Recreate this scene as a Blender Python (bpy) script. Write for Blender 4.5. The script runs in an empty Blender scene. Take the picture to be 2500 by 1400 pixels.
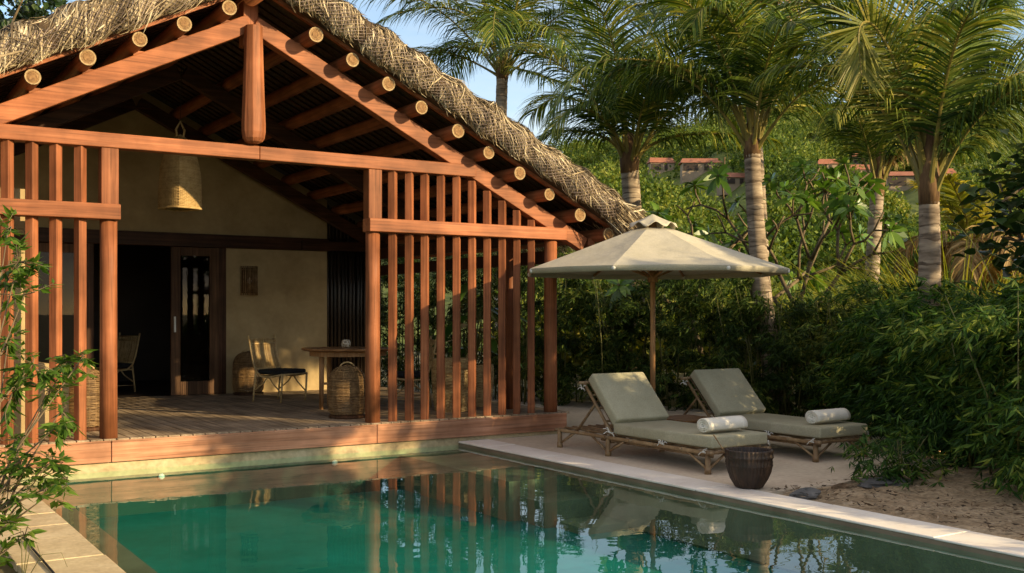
import bpy, math, random
import numpy as np
from mathutils import Vector, Matrix
from math import sin, cos, pi, radians, atan2, sqrt, tan

random.seed(7)
C = bpy.context.scene.collection
scene = bpy.context.scene

# ------------------------------------------------------------------ camera, world, sun, exposure
HC = 1.45
cam_d = bpy.data.cameras.new('camera')
cam = bpy.data.objects.new('camera', cam_d)
C.objects.link(cam)
cam.location = (0, 0, HC)
cam.rotation_euler = (pi / 2, 0, radians(-32.6))
cam_d.sensor_width = 36.0
cam_d.lens = 36.0 * 2613 / 2500
cam_d.shift_y = 0.0272
cam_d.clip_end = 5000
cam_d.clip_start = 0.05
scene.camera = cam

SUN = Vector((.67, -1.14, .40)).normalized()          # towards the sun
world = bpy.data.worlds.new('World')
scene.world = world
world.use_nodes = True
wn = world.node_tree.nodes
wl = world.node_tree.links
wn.clear()
w_out = wn.new('ShaderNodeOutputWorld')
w_bg = wn.new('ShaderNodeBackground')
w_sky = wn.new('ShaderNodeTexSky')
w_sky.sky_type = 'NISHITA'
w_sky.sun_disc = False
w_sky.sun_elevation = radians(17)
w_sky.sun_rotation = radians(149.6)
w_sky.air_density = 1.0
w_sky.dust_density = .5
w_sky.ozone_density = 1.2
w_tc = wn.new('ShaderNodeTexCoord')
w_map = wn.new('ShaderNodeMapping')
w_map.inputs['Scale'].default_value = (1, 1, 3.2)
w_noise = wn.new('ShaderNodeTexNoise')
w_noise.inputs['Scale'].default_value = 3.0
w_noise.inputs['Detail'].default_value = 7
w_noise.inputs['Roughness'].default_value = .6
w_ramp = wn.new('ShaderNodeValToRGB')
w_ramp.color_ramp.elements[0].position = .40
w_ramp.color_ramp.elements[1].position = .62
w_sep = wn.new('ShaderNodeSeparateXYZ')
w_low = wn.new('ShaderNodeValToRGB')                 # cloud cover by height: low bank, clear band, high veil added to warm shade
for p_, v_ in ((.09, .9), (.16, .22), (.34, .08), (.55, 1.0)):
    k_ = w_low.color_ramp.elements.new(p_)
    k_.color = (v_, v_, v_, 1)
w_low.color_ramp.elements[0].color = (1, 1, 1, 1)
w_low.color_ramp.elements[-1].color = (1, 1, 1, 1)
w_mul = wn.new('ShaderNodeMath')
w_mul.operation = 'MULTIPLY'
w_mix = wn.new('ShaderNodeMixRGB')
w_mix.inputs['Color2'].default_value = (6.4, 5.3, 4.3, 1)
wl.new(w_tc.outputs['Generated'], w_map.inputs['Vector'])
wl.new(w_map.outputs[0], w_noise.inputs['Vector'])
wl.new(w_noise.outputs['Fac'], w_ramp.inputs[0])
wl.new(w_tc.outputs['Generated'], w_sep.inputs[0])
wl.new(w_sep.outputs['Z'], w_low.inputs[0])
wl.new(w_ramp.outputs[0], w_mul.inputs[0])
wl.new(w_low.outputs[0], w_mul.inputs[1])
wl.new(w_mul.outputs[0], w_mix.inputs['Fac'])
wl.new(w_sky.outputs[0], w_mix.inputs['Color1'])
wl.new(w_mix.outputs[0], w_bg.inputs['Color'])
wl.new(w_bg.outputs[0], w_out.inputs['Surface'])
w_bg.inputs['Strength'].default_value = 0.125

sun_d = bpy.data.lights.new('sun', 'SUN')
sun = bpy.data.objects.new('sun', sun_d)
C.objects.link(sun)
sun_d.energy = 4.2
sun_d.angle = radians(.6)
sun_d.color = (1.0, .77, .42)
sun.rotation_euler = (-SUN).to_track_quat('-Z', 'Y').to_euler()

scene.view_settings.view_transform = 'Standard'
scene.view_settings.look = 'None'
scene.view_settings.exposure = .95
scene.view_settings.gamma = 1
scene.render.engine = 'CYCLES'
cy = scene.cycles
cy.use_denoising = True
cy.max_bounces = 6
cy.diffuse_bounces = 3
cy.glossy_bounces = 3
cy.transmission_bounces = 4
cy.transparent_max_bounces = 10
cy.caustics_reflective = False
cy.caustics_refractive = False
cy.sample_clamp_indirect = 4

# ------------------------------------------------------------------ picture <-> ground helper (design time placement of real things)
YAW = radians(32.6)
FW = np.array([sin(YAW), cos(YAW)])
RT = np.array([cos(YAW), -sin(YAW)])


def at(x, y, d):
    """world point seen in column x, row y (2500 px photo) at distance d"""
    p = d * FW + (x - 1250) / 2613 * d * RT
    return np.array([p[0], p[1], HC - (y - 768) / 2613 * d])


# ------------------------------------------------------------------ mesh builder
class MB:
    def __init__(self):
        self.v = []
        self.n = 0
        self.f = []          # (array KxM of indices, mat)
        self.m = 0

    def add(self, verts, faces):
        verts = np.asarray(verts, float).reshape(-1, 3)
        if isinstance(faces, np.ndarray):
            self.f.append((faces + self.n, self.m))
        else:
            by = {}
            for q in faces:
                by.setdefault(len(q), []).append(q)
            for k, qs in by.items():
                self.f.append((np.array(qs, int) + self.n, self.m))
        self.v.append(verts)
        self.n += len(verts)

    def box(self, x0, x1, y0, y1, z0, z1, mat=None):
        v = np.array([[x, y, z] for z in (z0, z1) for y in (y0, y1) for x in (x0, x1)], float)
        if mat is not None:
            v = np.array([list(mat @ Vector(p)) for p in v])
        self.add(v, [(0, 2, 3, 1), (4, 5, 7, 6), (0, 1, 5, 4), (2, 6, 7, 3), (0, 4, 6, 2), (1, 3, 7, 5)])

    def bar(self, p0, p1, w, h, up=(0, 0, 1)):
        """square section bar from p0 to p1"""
        p0 = Vector(p0); p1 = Vector(p1)
        d = (p1 - p0).normalized()
        s = d.cross(Vector(up))
        if s.length < 1e-4:
            s = Vector((1, 0, 0))
        s.normalize()
        u = s.cross(d)
        v = []
        for p in (p0, p1):
            for a, b in ((-1, -1), (1, -1), (1, 1), (-1, 1)):
                v.append(list(p + s * (a * w / 2) + u * (b * h / 2)))
        self.add(v, [(0, 1, 2, 3), (7, 6, 5, 4), (0, 4, 5, 1), (1, 5, 6, 2), (2, 6, 7, 3), (3, 7, 4, 0)])

    def tube(self, pts, r, n=10, cap=True):
        P = [Vector(p) for p in pts]
        k = len(P)
        if not hasattr(r, '__len__'):
            r = [r] * k
        vs = []
        prev = None
        for i in range(k):
            t = (P[min(i + 1, k - 1)] - P[max(i - 1, 0)])
            if t.length < 1e-9:
                t = Vector((0, 0, 1))
            t.normalize()
            if prev is None:
                a = Vector((0, 0, 1)) if abs(t.z) < .9 else Vector((1, 0, 0))
                s = t.cross(a).normalized()
            else:
                s = prev - t * prev.dot(t)
                if s.length < 1e-6:
                    s = t.orthogonal()
                s.normalize()
            prev = s
            u = t.cross(s)
            for j in range(n):
                a = 2 * pi * j / n
                vs.append(list(P[i] + (s * cos(a) + u * sin(a)) * r[i]))
        fs = []
        for i in range(k - 1):
            for j in range(n):
                fs.append((i * n + j, i * n + (j + 1) % n, (i + 1) * n + (j + 1) % n, (i + 1) * n + j))
        if cap:
            fs.append(tuple(range(n - 1, -1, -1)))
            fs.append(tuple((k - 1) * n + j for j in range(n)))
        self.add(vs, fs)

    def lathe(self, prof, cx=0, cy=0, n=24, rot=0.0):
        vs = []
        for r, z in prof:
            for j in range(n):
                a = rot + 2 * pi * j / n
                vs.append((cx + r * cos(a), cy + r * sin(a), z))
        fs = []
        for i in range(len(prof) - 1):
            for j in range(n):
                fs.append((i * n + j, i * n + (j + 1) % n, (i + 1) * n + (j + 1) % n, (i + 1) * n + j))
        self.add(vs, fs)

    def prism(self, poly, y0, y1):
        """polygon in xz, extruded along y"""
        k = len(poly)
        v = [(x, y0, z) for x, z in poly] + [(x, y1, z) for x, z in poly]
        fs = [tuple(range(k)), tuple(range(2 * k - 1, k - 1, -1))]
        for i in range(k):
            j = (i + 1) % k
            fs.append((i, i + k, j + k, j))
        self.add(v, fs)

    def strips(self, pts, side, w):
        """pts N x S x 3, side N x 3 (or N x S x 3), w N x S half widths -> ribbons"""
        N, S, _ = pts.shape
        if side.ndim == 2:
            side = np.repeat(side[:, None, :], S, 1)
        a = pts - side * w[..., None]
        b = pts + side * w[..., None]
        v = np.stack([a, b], 2).reshape(-1, 3)
        base = (np.arange(N) * S * 2)[:, None]
        i = (np.arange(S - 1) * 2)[None, :]
        q = base + i
        f = np.stack([q, q + 1, q + 3, q + 2], -1).reshape(-1, 4)
        self.add(v, f)

    def leaves(self, P, D, S, L, W):
        """rhombic leaves, slightly folded"""
        N = len(P)
        L = np.broadcast_to(L, (N,))[:, None]
        W = np.broadcast_to(W, (N,))[:, None]
        nrm = np.cross(D, S)
        mid = P + D * L * .42
        v = np.stack([P, mid + S * W * .5 + nrm * W * .12, P + D * L, mid - S * W * .5 + nrm * W * .12], 1).reshape(-1, 3)
        f = (np.arange(N) * 4)[:, None] + np.array([[0, 1, 2, 3]])
        self.add(v, f)

    def mesh(self, name, mats, off=(0, 0, 0), smooth=False):
        me = bpy.data.meshes.new(name)
        v = np.concatenate(self.v) - np.asarray(off, float)
        me.vertices.add(len(v))
        me.vertices.foreach_set('co', v.astype(np.float32).ravel())
        loops = np.concatenate([f.ravel() for f, m in self.f])
        tot = np.concatenate([np.full(len(f), f.shape[1]) for f, m in self.f])
        mi = np.concatenate([np.full(len(f), m) for f, m in self.f])
        start = np.concatenate([[0], np.cumsum(tot)[:-1]])
        me.loops.add(len(loops))
        me.loops.foreach_set('vertex_index', loops.astype(np.int32))
        me.polygons.add(len(tot))
        me.polygons.foreach_set('loop_start', start.astype(np.int32))
        me.polygons.foreach_set('loop_total', tot.astype(np.int32))
        me.polygons.foreach_set('material_index', mi.astype(np.int32))
        me.polygons.foreach_set('use_smooth', np.full(len(tot), smooth))
        if not isinstance(mats, (list, tuple)):
            mats = [mats]
        for m in mats:
            me.materials.append(m)
        me.update(calc_edges=True)
        me.validate()
        return me

    def build(self, name, mats, parent=None, smooth=False, bevel=0, seg=2, at0=None):
        off = np.zeros(3)
        p = parent
        while p is not None:
            off += np.array(p.location)
            p = p.parent
        if parent is None and at0 is not None:
            off = np.array(at0, float)
        o = bpy.data.objects.new(name, self.mesh(name, mats, off, smooth))
        C.objects.link(o)
        if parent is not None:
            o.parent = parent
        elif at0 is not None:
            o.location = at0
        if bevel:
            b = o.modifiers.new('bevel', 'BEVEL')
            b.width = bevel
            b.segments = seg
            b.limit_method = 'ANGLE'
            b.angle_limit = radians(40)
        return o


def tag(o, label, cat, group=None):
    o['label'] = label
    o['category'] = cat
    if group:
        o['group'] = group
    return o


def thing(name, label, cat, loc=(0, 0, 0), group=None):
    o = bpy.data.objects.new(name, None)
    o.empty_display_size = .2
    C.objects.link(o)
    o.location = loc
    return tag(o, label, cat, group)


def struct(o, kind='structure'):
    o['kind'] = kind
    return o


def copy_tree(o, parent=None):
    c = o.copy()
    C.objects.link(c)
    if parent is not None:
        c.parent = parent
    for ch in list(o.children):
        copy_tree(ch, c)
    return c


def unit(a):
    return a / (np.linalg.norm(a, axis=-1, keepdims=True) + 1e-9)


# ------------------------------------------------------------------ materials
def new_mat(name):
    m = bpy.data.materials.new(name)
    m.use_nodes = True
    nt = m.node_tree
    nt.nodes.clear()
    out = nt.nodes.new('ShaderNodeOutputMaterial')
    return m, nt, out


def ramp(nt, stops):
    r = nt.nodes.new('ShaderNodeValToRGB')
    e = r.color_ramp.elements
    e[0].position, e[0].color = stops[0][0], (*stops[0][1], 1)
    e[1].position, e[1].color = stops[-1][0], (*stops[-1][1], 1)
    for p, c in stops[1:-1]:
        k = e.new(p)
        k.color = (*c, 1)
    return r


def noise_mat(name, stops, scale=(4, 4, 4), nscale=1.0, detail=6, rough=.7, bump=.15, bdist=.01, island=0.0, spec=.3,
              fine=None, coat=0.0):
    m, nt, out = new_mat(name)
    L = nt.links
    tc = nt.nodes.new('ShaderNodeTexCoord')
    mp = nt.nodes.new('ShaderNodeMapping')
    mp.inputs['Scale'].default_value = scale
    nz = nt.nodes.new('ShaderNodeTexNoise')
    nz.inputs['Scale'].default_value = nscale
    nz.inputs['Detail'].default_value = detail
    nz.inputs['Roughness'].default_value = .62
    L.new(tc.outputs['Object'], mp.inputs[0])
    L.new(mp.outputs[0], nz.inputs['Vector'])
    fac = nz.outputs['Fac']
    if island:
        geo = nt.nodes.new('ShaderNodeNewGeometry')
        mr = nt.nodes.new('ShaderNodeMapRange')
        mr.inputs['To Min'].default_value = -island
        mr.inputs['To Max'].default_value = island
        L.new(geo.outputs['Random Per Island'], mr.inputs['Value'])
        ad = nt.nodes.new('ShaderNodeMath')
        ad.operation = 'ADD'
        L.new(fac, ad.inputs[0])
        L.new(mr.outputs[0], ad.inputs[1])
        fac = ad.outputs[0]
    r = ramp(nt, stops)
    L.new(fac, r.inputs[0])
    col = r.outputs[0]
    b = nt.nodes.new('ShaderNodeBsdfPrincipled')
    b.inputs['Roughness'].default_value = rough
    b.inputs['Specular IOR Level'].default_value = spec
    if coat:
        b.inputs['Coat Weight'].default_value = coat
    h = fac
    if fine:
        n2 = nt.nodes.new('ShaderNodeTexNoise')
        n2.inputs['Scale'].default_value = fine[0]
        n2.inputs['Detail'].default_value = 4
        L.new(tc.outputs['Object'], n2.inputs['Vector'])
        mx = nt.nodes.new('ShaderNodeMixRGB')
        mx.blend_type = 'OVERLAY'
        mx.inputs['Fac'].default_value = fine[1]
        L.new(col, mx.inputs['Color1'])
        L.new(n2.outputs['Fac'], mx.inputs['Color2'])
        col = mx.outputs[0]
        h2 = nt.nodes.new('ShaderNodeMath')
        h2.operation = 'ADD'
        L.new(fac, h2.inputs[0])
        L.new(n2.outputs['Fac'], h2.inputs[1])
        h = h2.outputs[0]
    L.new(col, b.inputs['Base Color'])
    if bump:
        bp = nt.nodes.new('ShaderNodeBump')
        bp.inputs['Strength'].default_value = bump
        bp.inputs['Distance'].default_value = bdist
        L.new(h, bp.inputs['Height'])
        L.new(bp.outputs[0], b.inputs['Normal'])
    L.new(b.outputs[0], out.inputs['Surface'])
    return m


def wood_mat(name, dark, mid, light, axis='x', rough=.75, fine=.5, spec=.12):
    s = {'x': (.9, 26, 26), 'y': (26, .9, 26), 'z': (26, 26, .9)}[axis]
    m = noise_mat(name, [(.30, dark), (.5, mid), (.72, light)], s, 1.0, 8, rough, .4, .004, .03, spec, (2.2, fine))
    nt = m.node_tree
    L = nt.links
    b = [n for n in nt.nodes if n.type == 'BSDF_PRINCIPLED'][0]
    tc = [n for n in nt.nodes if n.type == 'TEX_COORD'][0]
    src = b.inputs['Base Color'].links[0].from_socket
    oi = nt.nodes.new('ShaderNodeObjectInfo')
    pv = nt.nodes.new('ShaderNodeMapRange')
    pv.inputs['To Min'].default_value = .74
    pv.inputs['To Max'].default_value = 1.14
    L.new(oi.outputs['Random'], pv.inputs['Value'])
    mp = nt.nodes.new('ShaderNodeMapping')                # long dark weather checks along the grain
    mp.inputs['Scale'].default_value = {'x': (1.6, 70, 70), 'y': (70, 1.6, 70), 'z': (70, 70, 1.6)}[axis]
    L.new(tc.outputs['Object'], mp.inputs[0])
    n1 = nt.nodes.new('ShaderNodeTexNoise')
    n1.inputs['Scale'].default_value = 1
    n1.inputs['Detail'].default_value = 3
    L.new(mp.outputs[0], n1.inputs['Vector'])
    c1 = nt.nodes.new('ShaderNodeMapRange')
    c1.inputs['From Min'].default_value = .33
    c1.inputs['From Max'].default_value = .46
    c1.inputs['To Min'].default_value = .68
    c1.inputs['To Max'].default_value = 1.0
    L.new(n1.outputs['Fac'], c1.inputs['Value'])
    n2 = nt.nodes.new('ShaderNodeTexNoise')               # blotchy fading
    n2.inputs['Scale'].default_value = 3.1
    n2.inputs['Detail'].default_value = 6
    L.new(tc.outputs['Object'], n2.inputs['Vector'])
    c2 = nt.nodes.new('ShaderNodeMapRange')
    c2.inputs['From Min'].default_value = .3
    c2.inputs['From Max'].default_value = .7
    c2.inputs['To Min'].default_value = .72
    c2.inputs['To Max'].default_value = 1.25
    L.new(n2.outputs['Fac'], c2.inputs['Value'])
    m1 = nt.nodes.new('ShaderNodeMath'); m1.operation = 'MULTIPLY'
    m2 = nt.nodes.new('ShaderNodeMath'); m2.operation = 'MULTIPLY'
    L.new(pv.outputs[0], m1.inputs[0]); L.new(c1.outputs[0], m1.inputs[1])
    L.new(m1.outputs[0], m2.inputs[0]); L.new(c2.outputs[0], m2.inputs[1])
    mx = nt.nodes.new('ShaderNodeMixRGB')
    mx.blend_type = 'MULTIPLY'
    mx.inputs['Fac'].default_value = 1
    L.new(src, mx.inputs['Color1'])
    L.new(m2.outputs[0], mx.inputs['Color2'])
    L.new(mx.outputs[0], b.inputs['Base Color'])
    return m


def leaf_mat(name, stops, trans=.3, rough=.55, spec=.16, tint=(1.0, 1.0, .5), nscale=1.2):
    m, nt, out = new_mat(name)
    L = nt.links
    geo = nt.nodes.new('ShaderNodeNewGeometry')
    tc = nt.nodes.new('ShaderNodeTexCoord')
    nz = nt.nodes.new('ShaderNodeTexNoise')
    nz.inputs['Scale'].default_value = nscale
    nz.inputs['Detail'].default_value = 3
    L.new(tc.outputs['Object'], nz.inputs['Vector'])
    mr = nt.nodes.new('ShaderNodeMapRange')
    mr.inputs['To Min'].default_value = -.28
    mr.inputs['To Max'].default_value = .28
    L.new(geo.outputs['Random Per Island'], mr.inputs['Value'])
    ad = nt.nodes.new('ShaderNodeMath')
    ad.operation = 'ADD'
    L.new(nz.outputs['Fac'], ad.inputs[0])
    L.new(mr.outputs[0], ad.inputs[1])
    r = ramp(nt, stops)
    L.new(ad.outputs[0], r.inputs[0])
    b = nt.nodes.new('ShaderNodeBsdfPrincipled')
    b.inputs['Roughness'].default_value = rough
    b.inputs['Specular IOR Level'].default_value = spec
    L.new(r.outputs[0], b.inputs['Base Color'])
    t = nt.nodes.new('ShaderNodeBsdfTranslucent')
    mt = nt.nodes.new('ShaderNodeMixRGB')
    mt.blend_type = 'MULTIPLY'
    mt.inputs['Fac'].default_value = 1
    mt.inputs['Color2'].default_value = (*[c * 1.5 for c in tint], 1)
    L.new(r.outputs[0], mt.inputs['Color1'])
    L.new(mt.outputs[0], t.inputs['Color'])
    mx = nt.nodes.new('ShaderNodeMixShader')
    mx.inputs['Fac'].default_value = trans
    L.new(b.outputs[0], mx.inputs[1])
    L.new(t.outputs[0], mx.inputs[2])
    L.new(mx.outputs[0], out.inputs['Surface'])
    return m


def pane_mat(name, tint, ior=1.33, rough=0.0, wave=None, gloss=(1, 1, 1)):
    m, nt, out = new_mat(name)
    L = nt.links
    fr = nt.nodes.new('ShaderNodeFresnel')
    fr.inputs['IOR'].default_value = ior
    g = nt.nodes.new('ShaderNodeBsdfGlossy')
    g.inputs['Roughness'].default_value = rough
    g.inputs['Color'].default_value = (*gloss, 1)
    t = nt.nodes.new('ShaderNodeBsdfTransparent')
    t.inputs['Color'].default_value = (*tint, 1)
    mx = nt.nodes.new('ShaderNodeMixShader')
    if wave:
        tc = nt.nodes.new('ShaderNodeTexCoord')
        nz = nt.nodes.new('ShaderNodeTexNoise')
        nz.inputs['Scale'].default_value = wave[0]
        nz.inputs['Detail'].default_value = 3
        L.new(tc.outputs['Object'], nz.inputs['Vector'])
        bp = nt.nodes.new('ShaderNodeBump')
        bp.inputs['Strength'].default_value = wave[1]
        bp.inputs['Distance'].default_value = wave[2]
        L.new(nz.outputs['Fac'], bp.inputs['Height'])
        L.new(bp.outputs[0], g.inputs['Normal'])
        L.new(bp.outputs[0], fr.inputs['Normal'])
    gb = nt.nodes.new('ShaderNodeNewGeometry')
    om = nt.nodes.new('ShaderNodeMath'); om.operation = 'SUBTRACT'; om.inputs[0].default_value = 1
    L.new(gb.outputs['Backfacing'], om.inputs[1])
    fm = nt.nodes.new('ShaderNodeMath'); fm.operation = 'MULTIPLY'
    L.new(fr.outputs[0], fm.inputs[0]); L.new(om.outputs[0], fm.inputs[1])
    L.new(fm.outputs[0], mx.inputs['Fac'])
    L.new(t.outputs[0], mx.inputs[1])
    L.new(g.outputs[0], mx.inputs[2])
    L.new(mx.outputs[0], out.inputs['Surface'])
    return m


def emit_mat(name, col, s):
    m, nt, out = new_mat(name)
    e = nt.nodes.new('ShaderNodeEmission')
    e.inputs['Color'].default_value = (*col, 1)
    e.inputs['Strength'].default_value = s
    nt.links.new(e.outputs[0], out.inputs['Surface'])
    return m


WD, WM, WL = (.165, .056, .025), (.26, .092, .040), (.35, .136, .064)
wood = {a: wood_mat('red_timber_' + a, WD, WM, WL, a, .5) for a in 'xyz'}
PD, PM, PL = (.33, .145, .078), (.45, .215, .122), (.54, .285, .175)
wood_base = wood_mat('weathered_red_timber', PD, PM, PL, 'x', .6)
wood_dark = wood_mat('dark_timber', (.035, .017, .009), (.07, .032, .016), (.11, .05, .026), 'z', .45)
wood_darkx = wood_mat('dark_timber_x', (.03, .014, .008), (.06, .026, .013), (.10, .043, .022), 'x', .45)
endgrain = noise_mat('cut_bamboo_end', [(.3, (.09, .042, .016)), (.55, (.23, .12, .045)), (.8, (.34, .20, .085))], (40, 40, 40), 1, 4, .7, .2)
end_mid = noise_mat('cut_bamboo_ring', [(.3, (.09, .046, .018)), (.55, (.24, .135, .055)), (.8, (.34, .21, .095))], (60, 60, 60), 1, 4, .7, .2)
end_rim = noise_mat('cut_bamboo_rim', [(.3, (.22, .145, .07)), (.55, (.38, .265, .135)), (.8, (.46, .34, .19))], (40, 40, 40), 1, 4, .7, .2)
deck_m = wood_mat('weathered_deck', (.19, .135, .088), (.36, .265, .175), (.50, .385, .265), 'y', .7, .6)
plaster = noise_mat('ochre_plaster', [(.3, (.31, .225, .115)), (.5, (.385, .285, .15)), (.75, (.46, .35, .19))], (2.5, 2.5, 2.5), 1, 8, .9, .2, .003, 0, .1, (14, .12))
plinth_m = noise_mat('ochre_stone_plinth', [(.3, (.30, .22, .12)), (.5, (.46, .36, .21)), (.75, (.58, .47, .30))], (3, 3, 6), 1, 8, .85, .3, .006, 0, .2, (25, .35))
thatch_m = noise_mat('dry_thatch', [(.12, (.045, .031, .018)), (.40, (.20, .145, .082)), (.64, (.43, .335, .205)), (.90, (.72, .62, .43))], (5, 5, 5), 1, 4, .65, 0, 0, .36, .25)
thatch_old = noise_mat('weathered_thatch', [(.12, (.035, .026, .018)), (.42, (.13, .10, .068)), (.68, (.27, .22, .15)), (.92, (.46, .39, .28))], (5, 5, 5), 1, 4, .75, 0, 0, .36, .15)
thatch_core = noise_mat('thatch_core', [(.3, (.03, .018, .009)), (.7, (.09, .058, .03))], (30, 30, 6), 1, 4, .9, .5, .02)  # colour deepened for the shade on the roof underside
net_m = noise_mat('brown_netting', [(.3, (.20, .15, .13)), (.7, (.30, .23, .20))], (9, 9, 9), 1, 2, .7, 0)
coping_m = noise_mat('pale_coping_stone', [(.28, (.64, .57, .49)), (.5, (.77, .71, .63)), (.75, (.84, .79, .71))], (2.2, 2.2, 2.2), 1, 8, .65, .25, .004, .05, .3, (40, .25))
sandstone = noise_mat('sandstone_coping', [(.28, (.33, .24, .135)), (.5, (.49, .385, .23)), (.75, (.60, .49, .31))], (2.2, 2.2, 2.2), 1, 8, .75, .35, .006, .06, .2, (35, .35))
taupe = noise_mat('taupe_wet_stone', [(.3, (.13, .095, .065)), (.6, (.22, .165, .115)), (.8, (.28, .215, .155))], (3, 3, 3), 1, 6, .4, .2, .004)
patio_m = noise_mat('sandy_concrete', [(.25, (.46, .37, .27)), (.5, (.59, .49, .365)), (.75, (.66, .56, .43))], (.9, .9, .9), 1, 9, .85, .2, .004, 0, .2, (22, .3))
sand_m = noise_mat('sandy_soil', [(.25, (.22, .155, .09)), (.5, (.38, .285, .18)), (.75, (.50, .39, .26))], (2.5, 2.5, 2.5), 1, 9, .95, .9, .04, 0, .1, (26, .7))
ground_m = noise_mat('ground_soil', [(.3, (.09, .075, .035)), (.55, (.16, .14, .06)), (.75, (.24, .2, .1))], (.3, .3, .3), 1, 8, .95, .4, .03)
hill_m = noise_mat('hill_scrub', [(.3, (.045, .06, .012)), (.55, (.10, .13, .022)), (.8, (.20, .21, .05))], (.12, .12, .12), 1, 9, .95, .6, .5)
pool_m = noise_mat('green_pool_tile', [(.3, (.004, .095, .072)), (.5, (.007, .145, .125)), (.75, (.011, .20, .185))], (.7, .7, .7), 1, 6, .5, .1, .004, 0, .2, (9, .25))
pool_wall_m = noise_mat('shaded_pool_wall_tile', [(.3, (.003, .035, .026)), (.7, (.006, .06, .045))], (2, 2, 2), 1, 6, .5, .1)  # pool tile darkened so the sunlit basin walls read as shaded
step_m = noise_mat('pool_step_stone', [(.3, (.13, .115, .075)), (.6, (.19, .165, .11)), (.8, (.24, .21, .15))], (3, 3, 3), 1, 6, .6, .1, .004)
water_m = pane_mat('pool_water', (.72, .97, .90), 1.33, 0.0, (1.6, .06, .05))
glass_m = pane_mat('window_glass', (.75, .75, .72), 1.5, 0, None, (.45, .45, .45))
rattan = noise_mat('golden_rattan', [(.25, (.22, .13, .05)), (.5, (.42, .28, .12)), (.75, (.56, .40, .19))], (14, 14, 14), 1, 4, .5, .2, .003, .12, .4)
rattan_dk = noise_mat('brown_rattan', [(.25, (.09, .048, .018)), (.5, (.19, .11, .045)), (.75, (.32, .20, .09))], (14, 14, 14), 1, 4, .5, .2, .003, .15, .4)
bamboo_m = noise_mat('weathered_bamboo', [(.25, (.09, .05, .024)), (.5, (.22, .14, .07)), (.75, (.36, .25, .13))], (9, 9, 9), 1, 5, .5, .2, .003, .12, .35)
bamboo_black = noise_mat('dark_bamboo', [(.3, (.012, .008, .006)), (.7, (.035, .022, .014))], (20, 20, 1), 1, 4, .4, .2, .003, .1, .4)
teak = wood_mat('teak', (.20, .10, .04), (.33, .175, .075), (.43, .25, .115), 'z', .5)
teak_x = wood_mat('teak_top', (.16, .08, .032), (.26, .135, .058), (.35, .19, .09), 'x', .45)
black_fab = noise_mat('black_fabric', [(.3, (.008, .008, .009)), (.7, (.02, .02, .02))], (40, 40, 40), 1, 3, .9, .2, .003)


def fabric(name, a, b, sc=260):
    m = noise_mat(name, [(.3, a), (.7, b)], (3, 3, 3), 1, 5, .92, 0, 0, 0, .1, (90, .28))
    nt = m.node_tree
    tc = [n for n in nt.nodes if n.type == 'TEX_COORD'][0]
    bs = [n for n in nt.nodes if n.type == 'BSDF_PRINCIPLED'][0]
    n1 = nt.nodes.new('ShaderNodeTexNoise')
    n1.inputs['Scale'].default_value = 7
    n1.inputs['Detail'].default_value = 5
    bp = nt.nodes.new('ShaderNodeBump')
    bp.inputs['Strength'].default_value = .5
    bp.inputs['Distance'].default_value = .02
    nt.links.new(tc.outputs['Object'], n1.inputs['Vector'])
    nt.links.new(n1.outputs['Fac'], bp.inputs['Height'])
    nt.links.new(bp.outputs[0], bs.inputs['Normal'])
    return m


cushion_m = fabric('sage_canvas', (.31, .29, .195), (.40, .375, .265))
canvas_m = fabric('umbrella_canvas', (.42, .385, .295), (.50, .46, .365))
towel_m = fabric('cream_towel', (.70, .66, .56), (.82, .78, .69))
cord_m = noise_mat('white_cord', [(.3, (.5, .48, .42)), (.7, (.7, .68, .62))], (9, 9, 9), 1, 2, .8, 0)
pot_m = noise_mat('carved_dark_wood', [(.3, (.012, .007, .005)), (.55, (.036, .02, .012)), (.78, (.085, .048, .027))], (16, 16, 5), 1, 6, .55, .8, .012, 0, .4)
candle_m = noise_mat('candle_wax', [(.3, (.6, .55, .42)), (.7, (.72, .67, .54))], (5, 5, 5), 1, 2, .5, 0)
metal_m = noise_mat('white_metal', [(.3, (.6, .6, .58)), (.7, (.75, .75, .72))], (5, 5, 5), 1, 2, .4, 0)
slate = noise_mat('grey_slate', [(.3, (.06, .06, .06)), (.6, (.13, .125, .12)), (.8, (.25, .23, .21))], (6, 6, 6), 1, 8, .7, .5, .015)
terracotta = noise_mat('terracotta_roof', [(.3, (.24, .09, .05)), (.7, (.34, .14, .085))], (2, 2, 2), 1, 4, .8, .2, .02)
villa_m = noise_mat('villa_wall', [(.3, (.25, .185, .125)), (.7, (.35, .265, .185))], (1, 1, 1), 1, 4, .9, .1)
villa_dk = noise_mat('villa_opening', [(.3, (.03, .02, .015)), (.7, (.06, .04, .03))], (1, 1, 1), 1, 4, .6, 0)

bam_leaf = leaf_mat('bamboo_leaf_shaded', [(.15, (.010, .022, .006)), (.42, (.024, .050, .010)), (.66, (.060, .10, .016)), (.9, (.20, .22, .045))], .25)  # leaf colour lowered to paint in the hedge's deep shade
bam_leaf_r = leaf_mat('bamboo_leaf_lit', [(.15, (.010, .030, .007)), (.42, (.026, .070, .012)), (.65, (.075, .15, .023)), (.88, (.27, .31, .055))], .30)  # same leaf with a sunlit look put into its colour
shrub_leaf = leaf_mat('garden_shrub_leaf', [(.15, (.028, .065, .008)), (.45, (.06, .125, .014)), (.7, (.10, .175, .022)), (.95, (.16, .21, .04))], .35)
palm_leaf = leaf_mat('palm_leaflet', [(.15, (.014, .036, .007)), (.42, (.038, .078, .012)), (.68, (.13, .185, .026)), (.90, (.46, .42, .095))], .26, .5, .22, (1.1, 1.0, .4), .8)
palm_gold = leaf_mat('palm_leaflet_yellow', [(.15, (.10, .13, .016)), (.5, (.20, .21, .03)), (.85, (.33, .28, .07))], .4, .42, .4, (1.1, 1.0, .35))
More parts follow.
